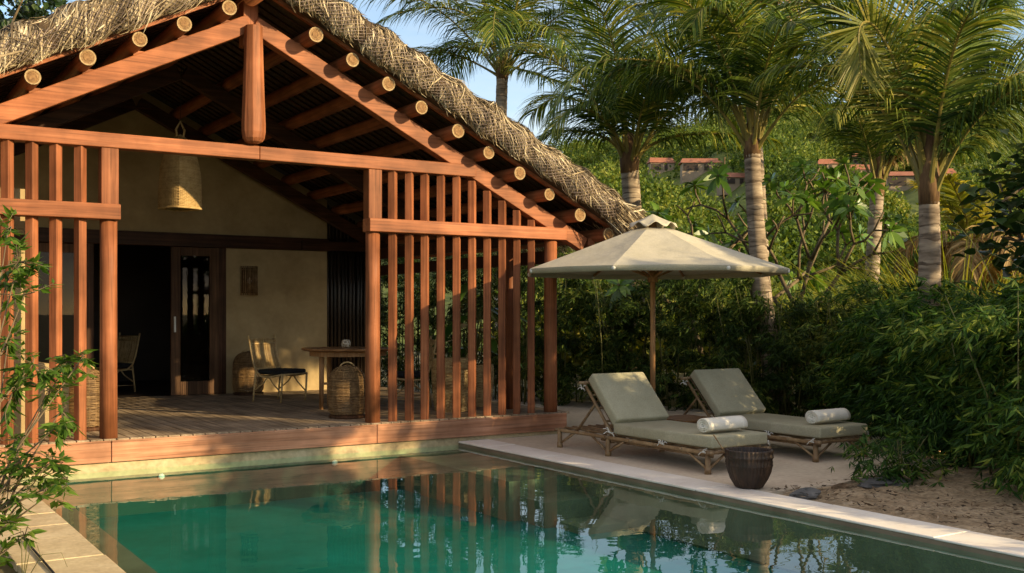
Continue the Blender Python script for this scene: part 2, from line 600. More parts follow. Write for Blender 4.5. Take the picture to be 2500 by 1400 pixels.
palm_dry = leaf_mat('dry_palm_leaflet', [(.15, (.12, .075, .03)), (.5, (.26, .17, .07)), (.85, (.42, .30, .14))], .2, .7, .2, (1, .8, .5))
palm_stem = noise_mat('palm_petiole', [(.3, (.13, .12, .025)), (.6, (.25, .20, .05)), (.8, (.34, .26, .08))], (3, 3, 3), 1, 4, .45, .1)
frang_leaf = leaf_mat('frangipani_leaf', [(.15, (.035, .085, .012)), (.45, (.075, .16, .02)), (.7, (.13, .23, .034)), (.95, (.22, .30, .06))], .28, .35, .5)
frang_wood = noise_mat('frangipani_bark', [(.3, (.08, .055, .03)), (.7, (.20, .15, .09))], (6, 6, 6), 1, 5, .8, .4, .01)
culm_m = noise_mat('bamboo_culm', [(.3, (.05, .06, .015)), (.7, (.14, .13, .04))], (9, 9, 3), 1, 3, .5, .1)
scrub_leaf = leaf_mat('scrub_leaf', [(.15, (.030, .062, .010)), (.45, (.075, .125, .016)), (.7, (.15, .19, .026)), (.95, (.30, .29, .06))], .25, .6, .2, (1.1, 1, .4), .10)
mid_leaf = leaf_mat('undergrowth_leaf', [(.15, (.05, .085, .012)), (.45, (.12, .165, .02)), (.7, (.26, .27, .04)), (.95, (.46, .38, .10))], .35, .55, .25, (1.1, 1, .4), .35)
reed_leaf = leaf_mat('reed_blade', [(.15, (.09, .12, .016)), (.5, (.20, .23, .03)), (.85, (.36, .33, .07))], .4, .5, .3, (1.1, 1, .4))
dark_leaf = leaf_mat('broad_dark_leaf', [(.15, (.010, .026, .008)), (.5, (.022, .05, .012)), (.85, (.05, .085, .02))], .15, .35, .5)
house_leaf = leaf_mat('philodendron_leaf', [(.15, (.015, .05, .008)), (.5, (.04, .11, .014)), (.85, (.11, .20, .03))], .25, .3, .5)
litter_m = noise_mat('leaf_litter', [(.2, (.03, .02, .012)), (.6, (.12, .075, .04)), (.9, (.35, .27, .18))], (9, 9, 9), 1, 3, .9, 0, 0, .4)


def trunk_mat():
    m = noise_mat('coconut_bark', [(.3, (.09, .065, .045)), (.5, (.26, .20, .145)), (.72, (.47, .385, .29))], (2.5, 2.5, 13), 1, 7, .85, .5, .012)
    return m


bark = trunk_mat()
ring_m = noise_mat('coconut_leaf_scar', [(.25, (.06, .042, .03)), (.7, (.19, .14, .10))], (7, 7, 7), 1, 5, .9, .4, .01)
sheath_m = noise_mat('palm_sheath_fibre', [(.3, (.06, .032, .016)), (.55, (.16, .09, .04)), (.8, (.32, .19, .085))], (14, 14, 3), 1, 6, .85, .5, .012)

# ------------------------------------------------------------------ ground, pool, patio (setting)
PX0, PX1, PY0, PY1 = 1.36, 5.88, 1.2, 10.33
g = MB()
xs = [-2500, PX0 - .1, PX1 + .1, 2500]
ys = [-2500, PY0 - .1, PY1 + .05, 2500]
for i in range(3):
    for j in range(3):
        if i == 1 and j == 1:
            continue
        g.add([(xs[i], ys[j], 0), (xs[i + 1], ys[j], 0), (xs[i + 1], ys[j + 1], 0), (xs[i], ys[j + 1], 0)], [(0, 1, 2, 3)])
struct(g.build('ground', ground_m))

b = MB()
zf = -.42
b.add([(PX0, PY0, zf), (PX1, PY0, zf), (PX1, PY1, zf), (PX0, PY1, zf)], [(0, 1, 2, 3)])
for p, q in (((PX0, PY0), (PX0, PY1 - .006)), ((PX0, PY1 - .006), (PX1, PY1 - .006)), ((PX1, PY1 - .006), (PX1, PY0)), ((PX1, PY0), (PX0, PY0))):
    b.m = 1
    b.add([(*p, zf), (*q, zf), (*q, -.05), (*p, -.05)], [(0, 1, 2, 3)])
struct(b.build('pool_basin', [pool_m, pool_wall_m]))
b = MB()                                            # taupe band round the rim and the submerged ledge on the near side
b.box(PX0 - .10, PX0 + .25, PY0, PY1 - .02, -.56, -.045)
b.box(PX1 - .006, PX1 + .34, PY0, PY1 - .05, -.40, .0285)
b.box(PX0 + .25, PX1 - .004, PY0 - .2, PY0 + .25, -.56, -.046)
struct(b.build('pool_ledge', taupe))
b = MB()
b.box(5.18, PX1 - .006, 8.15, PY1 - .010, -.9, -.06)
b.box(5.28, PX1 - .006, 7.72, 8.15, -.9, -.20)
b.box(5.38, PX1 - .006, 7.3, 7.72, -.9, -.36)
struct(b.build('pool_steps', step_m))
b = MB()
nx, ny = 60, 120
gx = np.linspace(PX0 - .02, PX1 + .01, nx)
gy = np.linspace(PY0 - .02, PY1 + .01, ny)
V = np.array([(x, y, 0) for y in gy for x in gx])
I = np.arange((nx) * (ny)).reshape(ny, nx)
b.add(V, np.stack([I[:-1, :-1], I[:-1, 1:], I[1:, 1:], I[1:, :-1]], -1).reshape(-1, 4))
struct(b.build('water', water_m, smooth=True))

# coping: separate stones with fine joints, as one band on each side
rng = np.random.default_rng(3)


def coping(x0, x1, y0, y1, step, mat, name, z=.042, jit=.1, gap=.003, zb=-.03):
    m = MB()
    y = y0
    while y < y1 - .02:
        s = step * (1 + rng.uniform(-jit, jit))
        ye = min(y + s, y1)
        if y1 - ye < .2:
            ye = y1
        dz = rng.uniform(-.003, .003)
        m.box(x0 + rng.uniform(-.006, .006), x1 + rng.uniform(-.006, .006), y + gap / 2, ye - gap / 2, zb, z + dz)
        y = ye
    return struct(m.build(name, mat, bevel=.006))


coping(PX1 - .012, 6.25, PY0 - .2, PY1 - .06, 1.15, coping_m, 'pool_coping', .047, .15, .003, .030)
coping(.90, PX0 + .008, PY0 - .2, PY1 - .04, .58, sandstone, 'sandstone_path', .042, .25, .012)
b = MB()
b.box(PX0 + .01, PX1 - .02, PY0 - .6, PY0 + .008, -.03, .042)
struct(b.build('front_coping', coping_m, bevel=.006))

# patio slab with an irregular near edge
pp = [(6.257, 12.0), (6.257, 6.02), (6.6, 6.06), (7.05, 6.02), (7.4, 6.12), (7.9, 6.2), (8.6, 6.28), (9.3, 6.4), (9.8, 6.9), (10.3, 8.2),
      (11.0, 10.5), (10.9, 12.3), (10.2, 14.5), (9.2, 18), (7.46, 18), (7.46, 12)]
b = MB()
k = len(pp)
b.add([(x, y, .042) for x, y in pp] + [(x, y, -.02) for x, y in pp],
      [tuple(range(k))[::-1]] + [(i, (i + 1) % k, (i + 1) % k + k, i + k) for i in range(k)])
struct(b.build('patio', patio_m))

# sandy bed beside the coping
b = MB()
nx, ny = 70, 90
gx = np.linspace(6.256, 12, nx)
gy = np.linspace(0.5, 6.5, ny)
V = []
for y in gy:
    for x in gx:
        h = .020 + .018 * sin(x * 5.1 + y * 2.3) * sin(y * 4.1 - x) + .012 * sin(x * 13 + 1) * sin(y * 11 + 2) + .05 * max(0, min(1, (x - 6.7) / 1.5))
        h *= min(1, (x - 6.25) / .25 + .55)
        if y > 6.0:
            h = min(h, .036 - (y - 6.0) * .2)
        V.append((x, y, max(h, .004)))
I = np.arange(nx * ny).reshape(ny, nx)
b.add(V, np.stack([I[:-1, :-1], I[:-1, 1:], I[1:, 1:], I[1:, :-1]], -1).reshape(-1, 4))
struct(b.build('sandy_soil', sand_m, smooth=True))
b = MB()
N = 950
P = np.stack([6.3 + np.abs(rng.normal(0, .8, N)), rng.uniform(3.2, 6.12, N), np.zeros(N)], 1)
P[:, 2] = .055 + .04 * np.clip((P[:, 0] - 6.7) / 1.5, 0, 1)
a = rng.uniform(0, 2 * pi, N)
D = unit(np.stack([np.cos(a), np.sin(a), rng.uniform(-.1, .35, N)], 1))
S = unit(np.cross(D, np.stack([rng.normal(0, .3, N), rng.normal(0, .3, N), np.ones(N)], 1)))
b.leaves(P, D, S, rng.uniform(.02, .09, N), rng.uniform(.008, .03, N))
o = b.build('leaf_litter', litter_m)
struct(o, 'stuff')

# ------------------------------------------------------------------ hill
uu = [-3000, 600, 1000, 1250, 1400, 1500, 1600, 1700, 1800, 1900, 2000, 2150, 2300, 2450, 2700, 3300, 5500]
yy = [560, 520, 470, 420, 388, 365, 345, 318, 300, 285, 292, 305, 318, 328, 330, 360, 480]


def hz(u, d):
    zr = HC + (768 - np.interp(u, uu, yy)) / 2613 * 175
    t = np.clip((d - 42) / 133, 0, 1)
    z = zr * (t ** .92) * np.clip(1 - (d - 175) / 140, 0, 1)
    z = z + (np.sin(u * .013 + d * .09) * 1.1 + np.sin(u * .031 - d * .21) * .5) * np.clip((d - 42) / 40, 0, 1) * np.clip((260 - d) / 60, 0, 1)
    return z


def hp(u, d):
    p = d * FW + (u - 1250) / 2613 * d * RT
    return np.array([p[0], p[1], hz(u, d)])


b = MB()
us = np.linspace(-2600, 5200, 150)
ds = np.linspace(42, 320, 70)
V = np.array([hp(u, d) - np.array([0, 0, .12 if d < 45 else 0]) for d in ds for u in us])
I = np.arange(len(us) * len(ds)).reshape(len(ds), len(us))
b.add(V, np.stack([I[:-1, :-1], I[:-1, 1:], I[1:, 1:], I[1:, :-1]], -1).reshape(-1, 4))
struct(b.build('hill', hill_m, smooth=True))


def bush_cloud(b, centers, radii, nleaf, lsize, rng, flat=.8):
    """leaf clumps spread over bumpy ellipsoids"""
    for c, r, n in zip(centers, radii, nleaf):
        n = int(n)
        k = max(3, int(n / 22))
        d = unit(rng.normal(0, 1, (k, 3)))
        d[:, 2] = np.abs(d[:, 2]) * .95 - .1
        cc = c + d * r * np.array([1, 1, flat]) * rng.uniform(.45, .95, (k, 1))
        idx = rng.integers(0, k, n)
        P = cc[idx] + rng.normal(0, r * .17, (n, 3))
        out = unit(P - c + rng.normal(0, r * .35, (n, 3)))
        D = unit(out + rng.normal(0, .7, (n, 3)))
        S = unit(np.cross(D, rng.normal(0, 1, (n, 3)) + np.array([0, 0, .8])))
        L = lsize * rng.uniform(.6, 1.4, n)
        b.leaves(P, D, S, L, L * rng.uniform(.45, .75, n))


rng = np.random.default_rng(11)
b = MB()
cen, rad, nl = [], [], []
VCL = [(1712, 424, 92), (1800, 458, 78), (1618, 424, 60), (2022, 424, 46), (2108, 404, 50), (2105, 438, 52), (2222, 462, 116), (2312, 446, 46)]
VCL = [(u, w, min(np.arange(60, 172, .5), key=lambda d: abs((768 - 2613 * (hz(u, d) - HC) / d) - y))) for u, y, w in VCL]
for i in range(3500):
    d = 44 + 136 * rng.random() ** .85
    u = rng.uniform(1290, 2560)
    if any(abs(u - vu) < vw * .62 and vd - 19 < d < vd + 6 for vu, vw, vd in VCL):
        continue
    r = (.6 + 1.5 * rng.random() ** 2) * (.75 + d / 260)
    p = hp(u, d)
    p[2] += r * .15
    cen.append(p)
    rad.append(r)
    nl.append(150)
for i in range(90):                                    # taller trees along the skyline
    u = rng.uniform(1350, 2520)
    d = rng.uniform(165, 178)
    p = hp(u, d)
    r = rng.uniform(1.3, 2.6)
    p[2] += r * .8
    cen.append(p)
    rad.append(r)
    nl.append(190)
bush_cloud(b, cen, rad, nl, .30, rng)
o = b.build('hillside_scrub', scrub_leaf)
struct(o, 'stuff')
tag(o, 'sunlit yellow green scrub covering the whole hillside', 'scrub')

b = MB()
cen, rad, nl = [], [], []
for i in range(420):
    d = 17.5 + 27 * rng.random()
    u = rng.uniform(1250, 2560)
    r = rng.uniform(.55, 1.15) * (1 + (d - 17) / 70)
    p = d * FW + (u - 1250) / 2613 * d * RT
    cen.append(np.array([p[0], p[1], r * .55 + rng.random() * .3]))
    rad.append(r)
    nl.append(170)
bush_cloud(b, cen, rad, nl, .17, rng, 1.0)
o = b.build('undergrowth', mid_leaf)
struct(o, 'stuff')
tag(o, 'rough bright undergrowth between the hedge and the hill', 'undergrowth')

# villas on the hill
def solve_d(u, y):
    best = min(np.arange(60, 172, .5), key=lambda d: abs((768 - 2613 * (hz(u, d) - HC) / d) - y))
    return best


VILLAS = [(1712, 424, 92, 'low terracotta roofed villa left of the leaning palm trunk, upper one of two'),
          (1800, 458, 78, 'pale walled villa touching the leaning palm trunk on its left, lower of two'),
          (1618, 424, 60, 'small villa half hidden behind the left end of the frangipani, left of all other villas'),
          (2022, 424, 46, 'villa with terracotta roof seen just above the right frangipani leaves'),
          (2108, 404, 50, 'highest villa on the hill, pale walled, close left of the slim palm trunk'),
          (2105, 438, 52, 'villa with brick red roof directly below the highest villa'),
          (2222, 462, 116, 'long villa with terracotta roof and dark veranda between the two right palm trunks'),
          (2312, 446, 46, 'small villa with terracotta roof peeping out right of the thick palm trunk')]
for u, y, w, lab in VILLAS:
    d = solve_d(u, y)
    p = hp(u, d) + np.array([0, 0, .25])
    W = w / 2613 * d
    h = W * .22 if w > 70 else W * .32
    rise = 14 / 2613 * d
    dep = W * .45
    t = thing('villa', lab, 'villa', tuple(p), 'villas on the hillside')
    t.rotation_euler = (0, 0, -YAW + rng.uniform(-.12, .25))
    m = MB()
    m.box(-W / 2, W / 2, 0, dep, -h * 1.5, h)
    o = bpy.data.objects.new('wall', m.mesh('wall', villa_m)); C.objects.link(o); o.parent = t
    m = MB()
    e = W * .06
    m.add([(-W / 2 - e, -e, h), (W / 2 + e, -e, h), (W / 2 + e, dep + e, h), (-W / 2 - e, dep + e, h),
           (-W / 2 + e * .5, dep / 2, h + rise), (W / 2 - e * .5, dep / 2, h + rise)],
          [(0, 1, 5, 4), (2, 3, 4, 5), (0, 4, 3), (1, 2, 5), (3, 2, 1, 0)])
    o = bpy.data.objects.new('roof', m.mesh('roof', terracotta)); C.objects.link(o); o.parent = t
    for q in ((-.46, -.08), (.08, .2)):
        m = MB()
        m.box(W * q[0], W * q[1], -.06, .05, h * .1, h * .85)
        o = bpy.data.objects.new('veranda' if q[0] < 0 else 'window', m.mesh('window', villa_dk)); C.objects.link(o); o.parent = t

# lamp post on the slope
p = at(2172, 640, 55)
m = MB()
m.tube([(p[0], p[1], 0), (p[0], p[1], HC + (768 - 552) / 2613 * 55)], [.055, .035], 8)
m.tube([(p[0], p[1], HC + (768 - 552) / 2613 * 55), (p[0] - .25, p[1], HC + (768 - 548) / 2613 * 55)], [.03, .03], 6)
tag(m.build('light_pole', metal_m, smooth=True, at0=(p[0], p[1], 0)), 'thin white pole standing in the scrub right of the slim palm trunk', 'pole')

# ------------------------------------------------------------------ pavilion
XC, YF = 3.55, 10.40
SL = .5
TH = math.atan(SL)


def zr(x):                      # top line of the front rafters
    return 4.43 - SL * abs(x - XC)


pav = thing('pavilion', 'open fronted villa pavilion of red timber under a thick thatched gable roof beside the pool', 'pavilion', (XC, YF, 0))
# plinth and deck
m = MB()
m.box(-.6, 7.28, PY1, 18.2, -1.1, .082)
m.build('plinth', plinth_m, pav)
m = MB()
x = -.55
while x < 7.3:
    m.box(x, x + .108, 10.305, 15.36, .272, .302)
    x += .117
m.build('deck', deck_m, pav, bevel=.004)
for x0, x1 in ((-.6, 2.200), (2.206, 4.888), (4.894, 7.35)):
    m = MB()
    m.box(x0, x1, 10.29, 10.42, .088, .270)
    m.box(x0, x1, 10.29, 10.302, .268, .288)
    m.build('base_beam', wood_base, pav, bevel=.008)
m = MB()
m.box(7.23, 7.35, 10.42, 15.3, .088, .270)
m.build('base_beam', wood_base, pav, bevel=.008)
m = MB()
m.box(7.02, 7.2, 10.36, 10.52, -.02, .088)
m.build('footing', slate, pav, bevel=.02)

# posts
for x in (2.2, 4.89, 7.19):
    m = MB()
    m.tube([(x, YF, .30), (x, YF, 1.0), (x, YF, 1.8), (x, YF, 2.33)], [.080, .077, .0755, .077], 24)
    m.build('post', wood['z'], pav, smooth=True)
for x in (2.2, 4.89):
    m = MB()
    m.box(x - .078, x + .078, YF - .07, YF + .07, 2.462, 2.992)
    m.build('upper_post', wood['z'], pav, bevel=.008)
m = MB()
m.box(7.12, 7.26, YF - .05, YF + .07, 2.46, 2.58)
m.build('upper_post', wood['z'], pav, bevel=.006)
for x in (7.05, 7.05):
    pass
m = MB()
m.tube([(7.0, 11.0, .30), (7.0, 11.0, 2.6)], .07, 18)
m.build('post', wood['z'], pav, smooth=True)

m = MB()
m.box(7.13, 7.25, YF + .08, 15.25, 2.30, 2.46)
m.build('side_plate', wood_dark, pav, bevel=.006)
m = MB()
m.box(7.14, 7.24, YF + .08, 15.25, 2.05, 2.20)
m.build('side_plate', wood_dark, pav, bevel=.006)

# tie beam, rails
m = MB()
m.box(-.9, 3.62, YF - .085, YF + .065, 2.99, 3.125)
m.build('tie_beam', wood['x'], pav, bevel=.008)
m = MB()
m.box(3.622, 6.12, YF - .085, YF + .065, 2.988, 3.122)
m.build('tie_beam', wood['x'], pav, bevel=.008)
m = MB()
m.box(-.6, 2.285, YF - .125, YF + .06, 2.325, 2.468)
m.build('rail', wood['x'], pav, bevel=.008)
m = MB()
m.box(4.80, 7.34, YF - .125, YF + .06, 2.325, 2.465)
m.build('rail', wood['x'], pav, bevel=.008)


def slat(x, z0, z1, rot, s=.081):
    m = MB()
    mt = Matrix.Translation((x, YF - .01, 0)) @ Matrix.Rotation(rot, 4, 'Z')
    m.box(-s / 2, s / 2, -s / 2, s / 2, z0, z1, mt)
    return m.build('slat', wood['z'], pav, bevel=.006)


rng = np.random.default_rng(5)
for i, x in enumerate((.94, 1.14, 1.34, 1.54, 1.74, 1.95)):
    r0 = radians((45, 46, 47, 46, 44, 24)[i])
    slat(x, .292, 2.33, r0)
    slat(x, 2.462, 2.995, radians(46) + rng.uniform(-.06, .06))
for i, x in enumerate((5.12, 5.32, 5.51, 5.71, 5.91, 6.11, 6.31, 6.51, 6.71, 6.91)):
    slat(x, .292, 2.33, radians(50) + rng.uniform(-.07, .07))
    zt = min(2.995, zr(x) - .20)
    if zt > 2.5:
        slat(x, 2.46, zt, radians(46) + rng.uniform(-.06, .06))

# rafters: front, middle, wall
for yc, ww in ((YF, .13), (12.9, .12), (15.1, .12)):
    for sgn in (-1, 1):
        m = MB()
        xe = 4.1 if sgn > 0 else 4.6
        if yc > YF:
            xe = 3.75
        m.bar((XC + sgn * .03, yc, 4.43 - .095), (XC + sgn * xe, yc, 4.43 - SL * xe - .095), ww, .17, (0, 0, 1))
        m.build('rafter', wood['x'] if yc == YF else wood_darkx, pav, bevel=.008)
# king post pendant, octagonal, swelling to a rounded foot
m = MB()
prof = [(0.001, 3.135), (.05, 3.138), (.085, 3.155), (.108, 3.19), (.118, 3.25), (.119, 3.32), (.108, 3.6), (.098, 3.9), (.090, 4.2), (.088, 4.30), (.0, 4.30)]
m.lathe(prof, XC, YF - .105, 8, pi / 8)
m.build('king_post', wood['z'], pav, bevel=.006)
m = MB()
m.box(XC - .075, XC + .075, YF - .03, YF + .12, 4.12, 4.60)
m.build('king_post_block', wood['z'], pav, bevel=.006)
# purlins with pale cut ends
PR = [.57, .97, 1.37, 1.77, 2.2, 2.6, 3.0, 3.42, 3.85, 4.27]
PLF = [.32, .74, 1.15, 1.6, 2.05, 2.48, 2.9, 3.35, 3.8]


def purlin(x, ye, r=.076, c=.105):
    z = zr(x) + c
    m = MB()
    n = 18
    j = rng.uniform(-.012, .012)
    m.tube([(x, ye, z), (x, 11.5, z + j), (x, 13.5, z), (x, 15.25, z)], [r, r * .98, r * .95, r], n, cap=False)
    m.m = 0
    o = m.build('purlin', wood['y'], pav, smooth=True)
    e = MB()
    px_, pz_ = rng.uniform(-.14, .14, 2) * r
    k1 = rng.uniform(.38, .55)
    for mi_, pr_ in ((0, [(0.0005, ye - .002), (r * k1, ye - .003)]), (1, [(r * k1, ye - .003), (r * (k1 + .12), ye + .001), (r * .80, ye - .001)]), (2, [(r * .80, ye - .001), (r * .95, ye - .003), (r * 1.006, ye + .010)])):
        e.m = mi_
        e.lathe(pr_, 0, 0, n)
    for iv in range(len(e.v)):
        V = e.v[iv].copy()
        q_ = 1 - np.hypot(V[:, 0], V[:, 1]) / r
        e.v[iv] = np.stack([x + V[:, 0] + px_ * q_, V[:, 2], z + V[:, 1] + pz_ * q_], 1)
    e.build('cut_end', [endgrain, end_mid, end_rim], o, smooth=False)
    q = MB()                                         # block between rafter and purlin
    q.box(x - .05 - (.06 if x > XC else -.06), x + .05 - (.06 if x > XC else -.06), YF - .05, YF + .05, zr(x) - .04, zr(x) + .07)
    q.build('block', wood['x'], pav, bevel=.005)


for dx in PR:
    purlin(XC + dx, 10.09 + rng.uniform(-.02, .02), rng.uniform(.07, .08))
for dx in PLF:
    purlin(XC - dx, 10.06 + rng.uniform(-.02, .02), rng.uniform(.07, .08))
m = MB()
m.tube([(XC, 10.1, 4.60), (XC, 15.25, 4.60)], .085, 18)
m.build('ridge_pole', wood['y'], pav, smooth=True)
# bamboo battens under the thatch, running down the slope
for sgn in (-1, 1):
    m = MB()
    for y in np.arange(10.22, 15.2, .17):
        r = rng.uniform(.009, .015)
        o1 = 4.43 + .205
        m.tube([(XC + sgn * .05, y, o1), (XC + sgn * 4.35, y + rng.uniform(-.04, .04), o1 - SL * 4.35)], r, 5)
    m.build('batten', wood_darkx, pav, smooth=True)  # dark wood on the bamboo, under-roof shade put into the colour
    # edge board behind the thatch roll
    m = MB()
    m.bar((XC, 10.16, 4.43 + .235), (XC + sgn * 4.5, 10.16, 4.43 + .235 - SL * 4.5), .05, .06)
    m.build('edge_board', wood['x'], pav)

# thatch
rng = np.random.default_rng(21)
for sgn in (-1, 1):
    xe = 4.45 if sgn > 0 else 5.2
    m = MB()
    A = np.array([XC, 0, 4.43 + .265])
    # roof slab (solid)
    def zz(x, o): return 4.43 + o - SL * x
    m.prism([(XC, zz(0, .24)), (XC + sgn * xe, zz(xe, .24)), (XC + sgn * (xe + .05), zz(xe, .36)), (XC + sgn * xe, zz(xe, .46)), (XC, zz(0, .50))], 10.02, 18.5)
    # edge roll core
    n = 22
    pts, rr = [], []
    for i in range(n):
        s = xe * i / (n - 1)
        pts.append((XC + sgn * s, 10.06, zz(s, .415)))
        rr.append(.14 + .02 * sin(s * 13.5))
    m.tube(pts, rr, 14)
    core = m.build('thatch_core', thatch_core, pav, smooth=False)
    # straw strands wound over the roll, in bundles
    m = MB()
    T = np.array([sgn * cos(TH), 0, -sin(TH)])
    U = np.array([sgn * sin(TH), 0, cos(TH)])
    B = np.array([0, -1.0, 0])

    def surf(s, phi, off):
        """s along the slope from the ridge, phi: 0 = up, +90deg = front, 180 = below"""
        bul = .022 * np.cos(s * 2 * pi / .47) + .012 * np.sin(s * 2 * pi / 1.3)
        r = .152 + bul + off
        c = np.stack([XC + sgn * s * cos(TH), np.full_like(s, 10.06), 4.43 + .415 - s * sin(TH)], -1)
        return c + U * (np.cos(phi) * r * 1.05)[..., None] + B * (np.sin(phi) * r)[..., None]

    N = 9500
    Smax = xe / cos(TH)
    s0 = rng.uniform(-.15, Smax, N)
    ph0 = rng.uniform(radians(-45), radians(118), N)
    bundle = np.floor(s0 / .47 + .12 * np.sin(ph0 * 2))
    ang = np.sin(bundle * 12.9898 + sgn) * .30 + rng.normal(0, .24, N) + .72
    loose = rng.random(N) < .025
    ang = np.where(loose, rng.uniform(-1.5, 1.5, N), ang)
    ln = rng.uniform(.16, .42, N)
    K = 4
    tt = np.linspace(0, 1, K)[None, :]
    aa = ang[:, None] + rng.normal(0, .10, N)[:, None] * tt
    S_ = s0[:, None] + np.cos(aa) * ln[:, None] * tt
    Ph = ph0[:, None] + np.sin(aa) * ln[:, None] * tt / .17
    Ph = np.minimum(Ph, radians(168) + rng.uniform(-.25, .05, (N, 1)))
    off = rng.uniform(-.012, .022, N)[:, None] + np.where(loose, .02, 0)[:, None] + (rng.random(N)[:, None] ** 6) * .045 * tt ** 2
    pts = surf(S_, Ph, off)
    ctr = np.stack([XC + sgn * S_[:, 1] * cos(TH), np.full(N, 10.06), 4.43 + .415 - S_[:, 1] * sin(TH)], 1)
    nrm_ = unit(pts[:, 1] - ctr)
    tang = unit(pts[:, -1] - pts[:, 0])
    side = unit(np.cross(tang, nrm_ + rng.normal(0, .38, (N, 3))))
    w = (.0025 + .0065 * rng.random(N) ** 1.6)[:, None] * np.array([.75, 1, .85, .2])[None, :]
    wz = ph0 < radians(22) + rng.normal(0, .25, N)
    m.m = 1
    m.strips(pts[wz], side[wz], w[wz])
    m.m = 0
    m.strips(pts[~wz], side[~wz], w[~wz])
    m.m = 1
    # straw lying down the roof surface
    N = 5200
    s0 = rng.uniform(0, Smax, N)
    yb = rng.uniform(10.0, 12.4, N)
    ln = rng.uniform(.3, .6, N)
    K = 3
    tt = np.linspace(0, 1, K)[None, :]
    S_ = s0[:, None] + ln[:, None] * tt
    hh = .47 + rng.uniform(-.02, .04, N)[:, None] + .04 * tt * rng.random((N, 1))
    pts = np.stack([XC + sgn * S_ * cos(TH), yb[:, None] + rng.normal(0, .06, N)[:, None] * tt, 4.43 + hh - S_ * sin(TH)], -1)
    side = unit(rng.normal(0, 1, (N, 3)) + np.array([0, 1.5, 0]))
    m.strips(pts, side, np.broadcast_to(rng.uniform(.003, .007, N)[:, None], (N, K)))
    m.m = 0
    # fringe at the eave
    N = 2600
    yb = rng.uniform(9.82, 12.5, N)
    x0 = xe + rng.uniform(-.3, .05, N)
    ln = rng.uniform(.15, .42, N)
    o0 = rng.uniform(.22, .48, N)
    d = unit(np.stack([np.full(N, sgn * .8), rng.normal(-.1, .25, N), -.6 + rng.normal(0, .25, N)], 1))
    p0 = np.stack([XC + sgn * x0, yb, 4.43 + o0 - SL * x0], 1)
    pts = p0[:, None] + d[:, None] * (ln[:, None] * tt)[..., None] - np.array([0, 0, 1]) * (.12 * ln[:, None] * tt ** 2)[..., None]
    side = unit(np.cross(d, rng.normal(0, 1, (N, 3))))
    m.strips(pts, side, np.broadcast_to(rng.uniform(.002, .005, N)[:, None], (N, K)))
    th = m.build('thatch', [thatch_m, thatch_old], pav)
    # netting tied over the lower face of the roll
    m = MB()
    for fam in (-1, 1):
        for s in np.arange(.1, Smax - .1, .058):
            q = np.linspace(0, 1, 7)
            P = surf(s + fam * (q - .5) * .30, radians(75) + q * radians(70), np.full(7, .030))
            m.tube(P, .0028, 3, False)
    m.build('netting', net_m, th)

# back wall with door opening
YW = 15.30
wtop = lambda x: zr(x) + .2
m = MB()
m.prism([(4.86, .30), (6.43, .30), (6.43, wtop(6.43)), (4.86, wtop(4.86))], YW, YW + .16)
m.prism([(-.6, 2.44), (4.86, 2.44), (4.86, wtop(4.86)), (XC, wtop(XC)), (-.6, wtop(-.6))], YW, YW + .16)
m.prism([(-.6, .30), (2.16, .30), (2.16, 2.44), (-.6, 2.44)], YW, YW + .16)
m.build('wall', plaster, pav)
m = MB()
m.box(-.6, 6.45, YW - .045, YW + .05, 2.41, 2.60)
m.build('lintel', wood_darkx, pav, bevel=.006)
for x0, x1 in ((4.74, 4.86), (2.16, 2.24), (2.95, 3.04)):
    m = MB()
    m.box(x0, x1, YW - .03, YW + .12, .302, 2.41)
    m.build('door_frame', wood_dark, pav, bevel=.005)


def glazed(x0, x1, y, name, mat, st):
    m = MB()
    z0, z1 = .312, 2.40
    m.box(x0, x0 + st, y - .022, y + .022, z0, z1)
    m.box(x1 - st, x1, y - .022, y + .022, z0, z1)
    m.box(x0 + st, x1 - st, y - .021, y + .021, z0, z0 + .19)
    m.box(x0 + st, x1 - st, y - .021, y + .021, z1 - .12, z1)
    o = m.build(name, mat, pav, bevel=.004)
    m = MB()
    m.box(x0 + st, x1 - st, y - .004, y + .004, z0 + .19, z1 - .12)
    m.build('glass', glass_m, o)
    return o


dm = wood_mat('door_timber', (.055, .028, .014), (.11, .055, .027), (.17, .09, .045), 'z', .5)
d1 = glazed(4.06, 4.735, YW - .06, 'door', dm, .13)
m = MB()
m.box(4.095, 4.115, YW - .12, YW - .085, 1.2, 1.42)
m.build('handle', metal_m, d1)
glazed(2.24, 2.95, YW + .03, 'window', dm, .07)
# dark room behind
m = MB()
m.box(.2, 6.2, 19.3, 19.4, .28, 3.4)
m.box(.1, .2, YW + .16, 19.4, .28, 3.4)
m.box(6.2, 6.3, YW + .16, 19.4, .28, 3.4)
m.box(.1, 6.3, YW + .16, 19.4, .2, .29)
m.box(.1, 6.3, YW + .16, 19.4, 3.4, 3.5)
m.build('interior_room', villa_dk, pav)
# dark bamboo screen closing the right of the porch
m = MB()
for x in np.arange(6.46, 7.34, .062):
    r = rng.uniform(.022, .03)
    m.tube([(x, YW + .05 + rng.uniform(-.01, .01), .30), (x + rng.uniform(-.01, .01), YW + .05, zr(x) + .15)], r, 8)
m.box(6.43, 7.36, YW + .1, YW + .14, .3, zr(7.36) + .1)
m.build('bamboo_screen', bamboo_black, pav, smooth=True)
m = MB()
m.box(6.0, 7.4, YW - .09, YW - .03, 2.42, 2.56)
m.build('screen_rail', wood_darkx, pav)
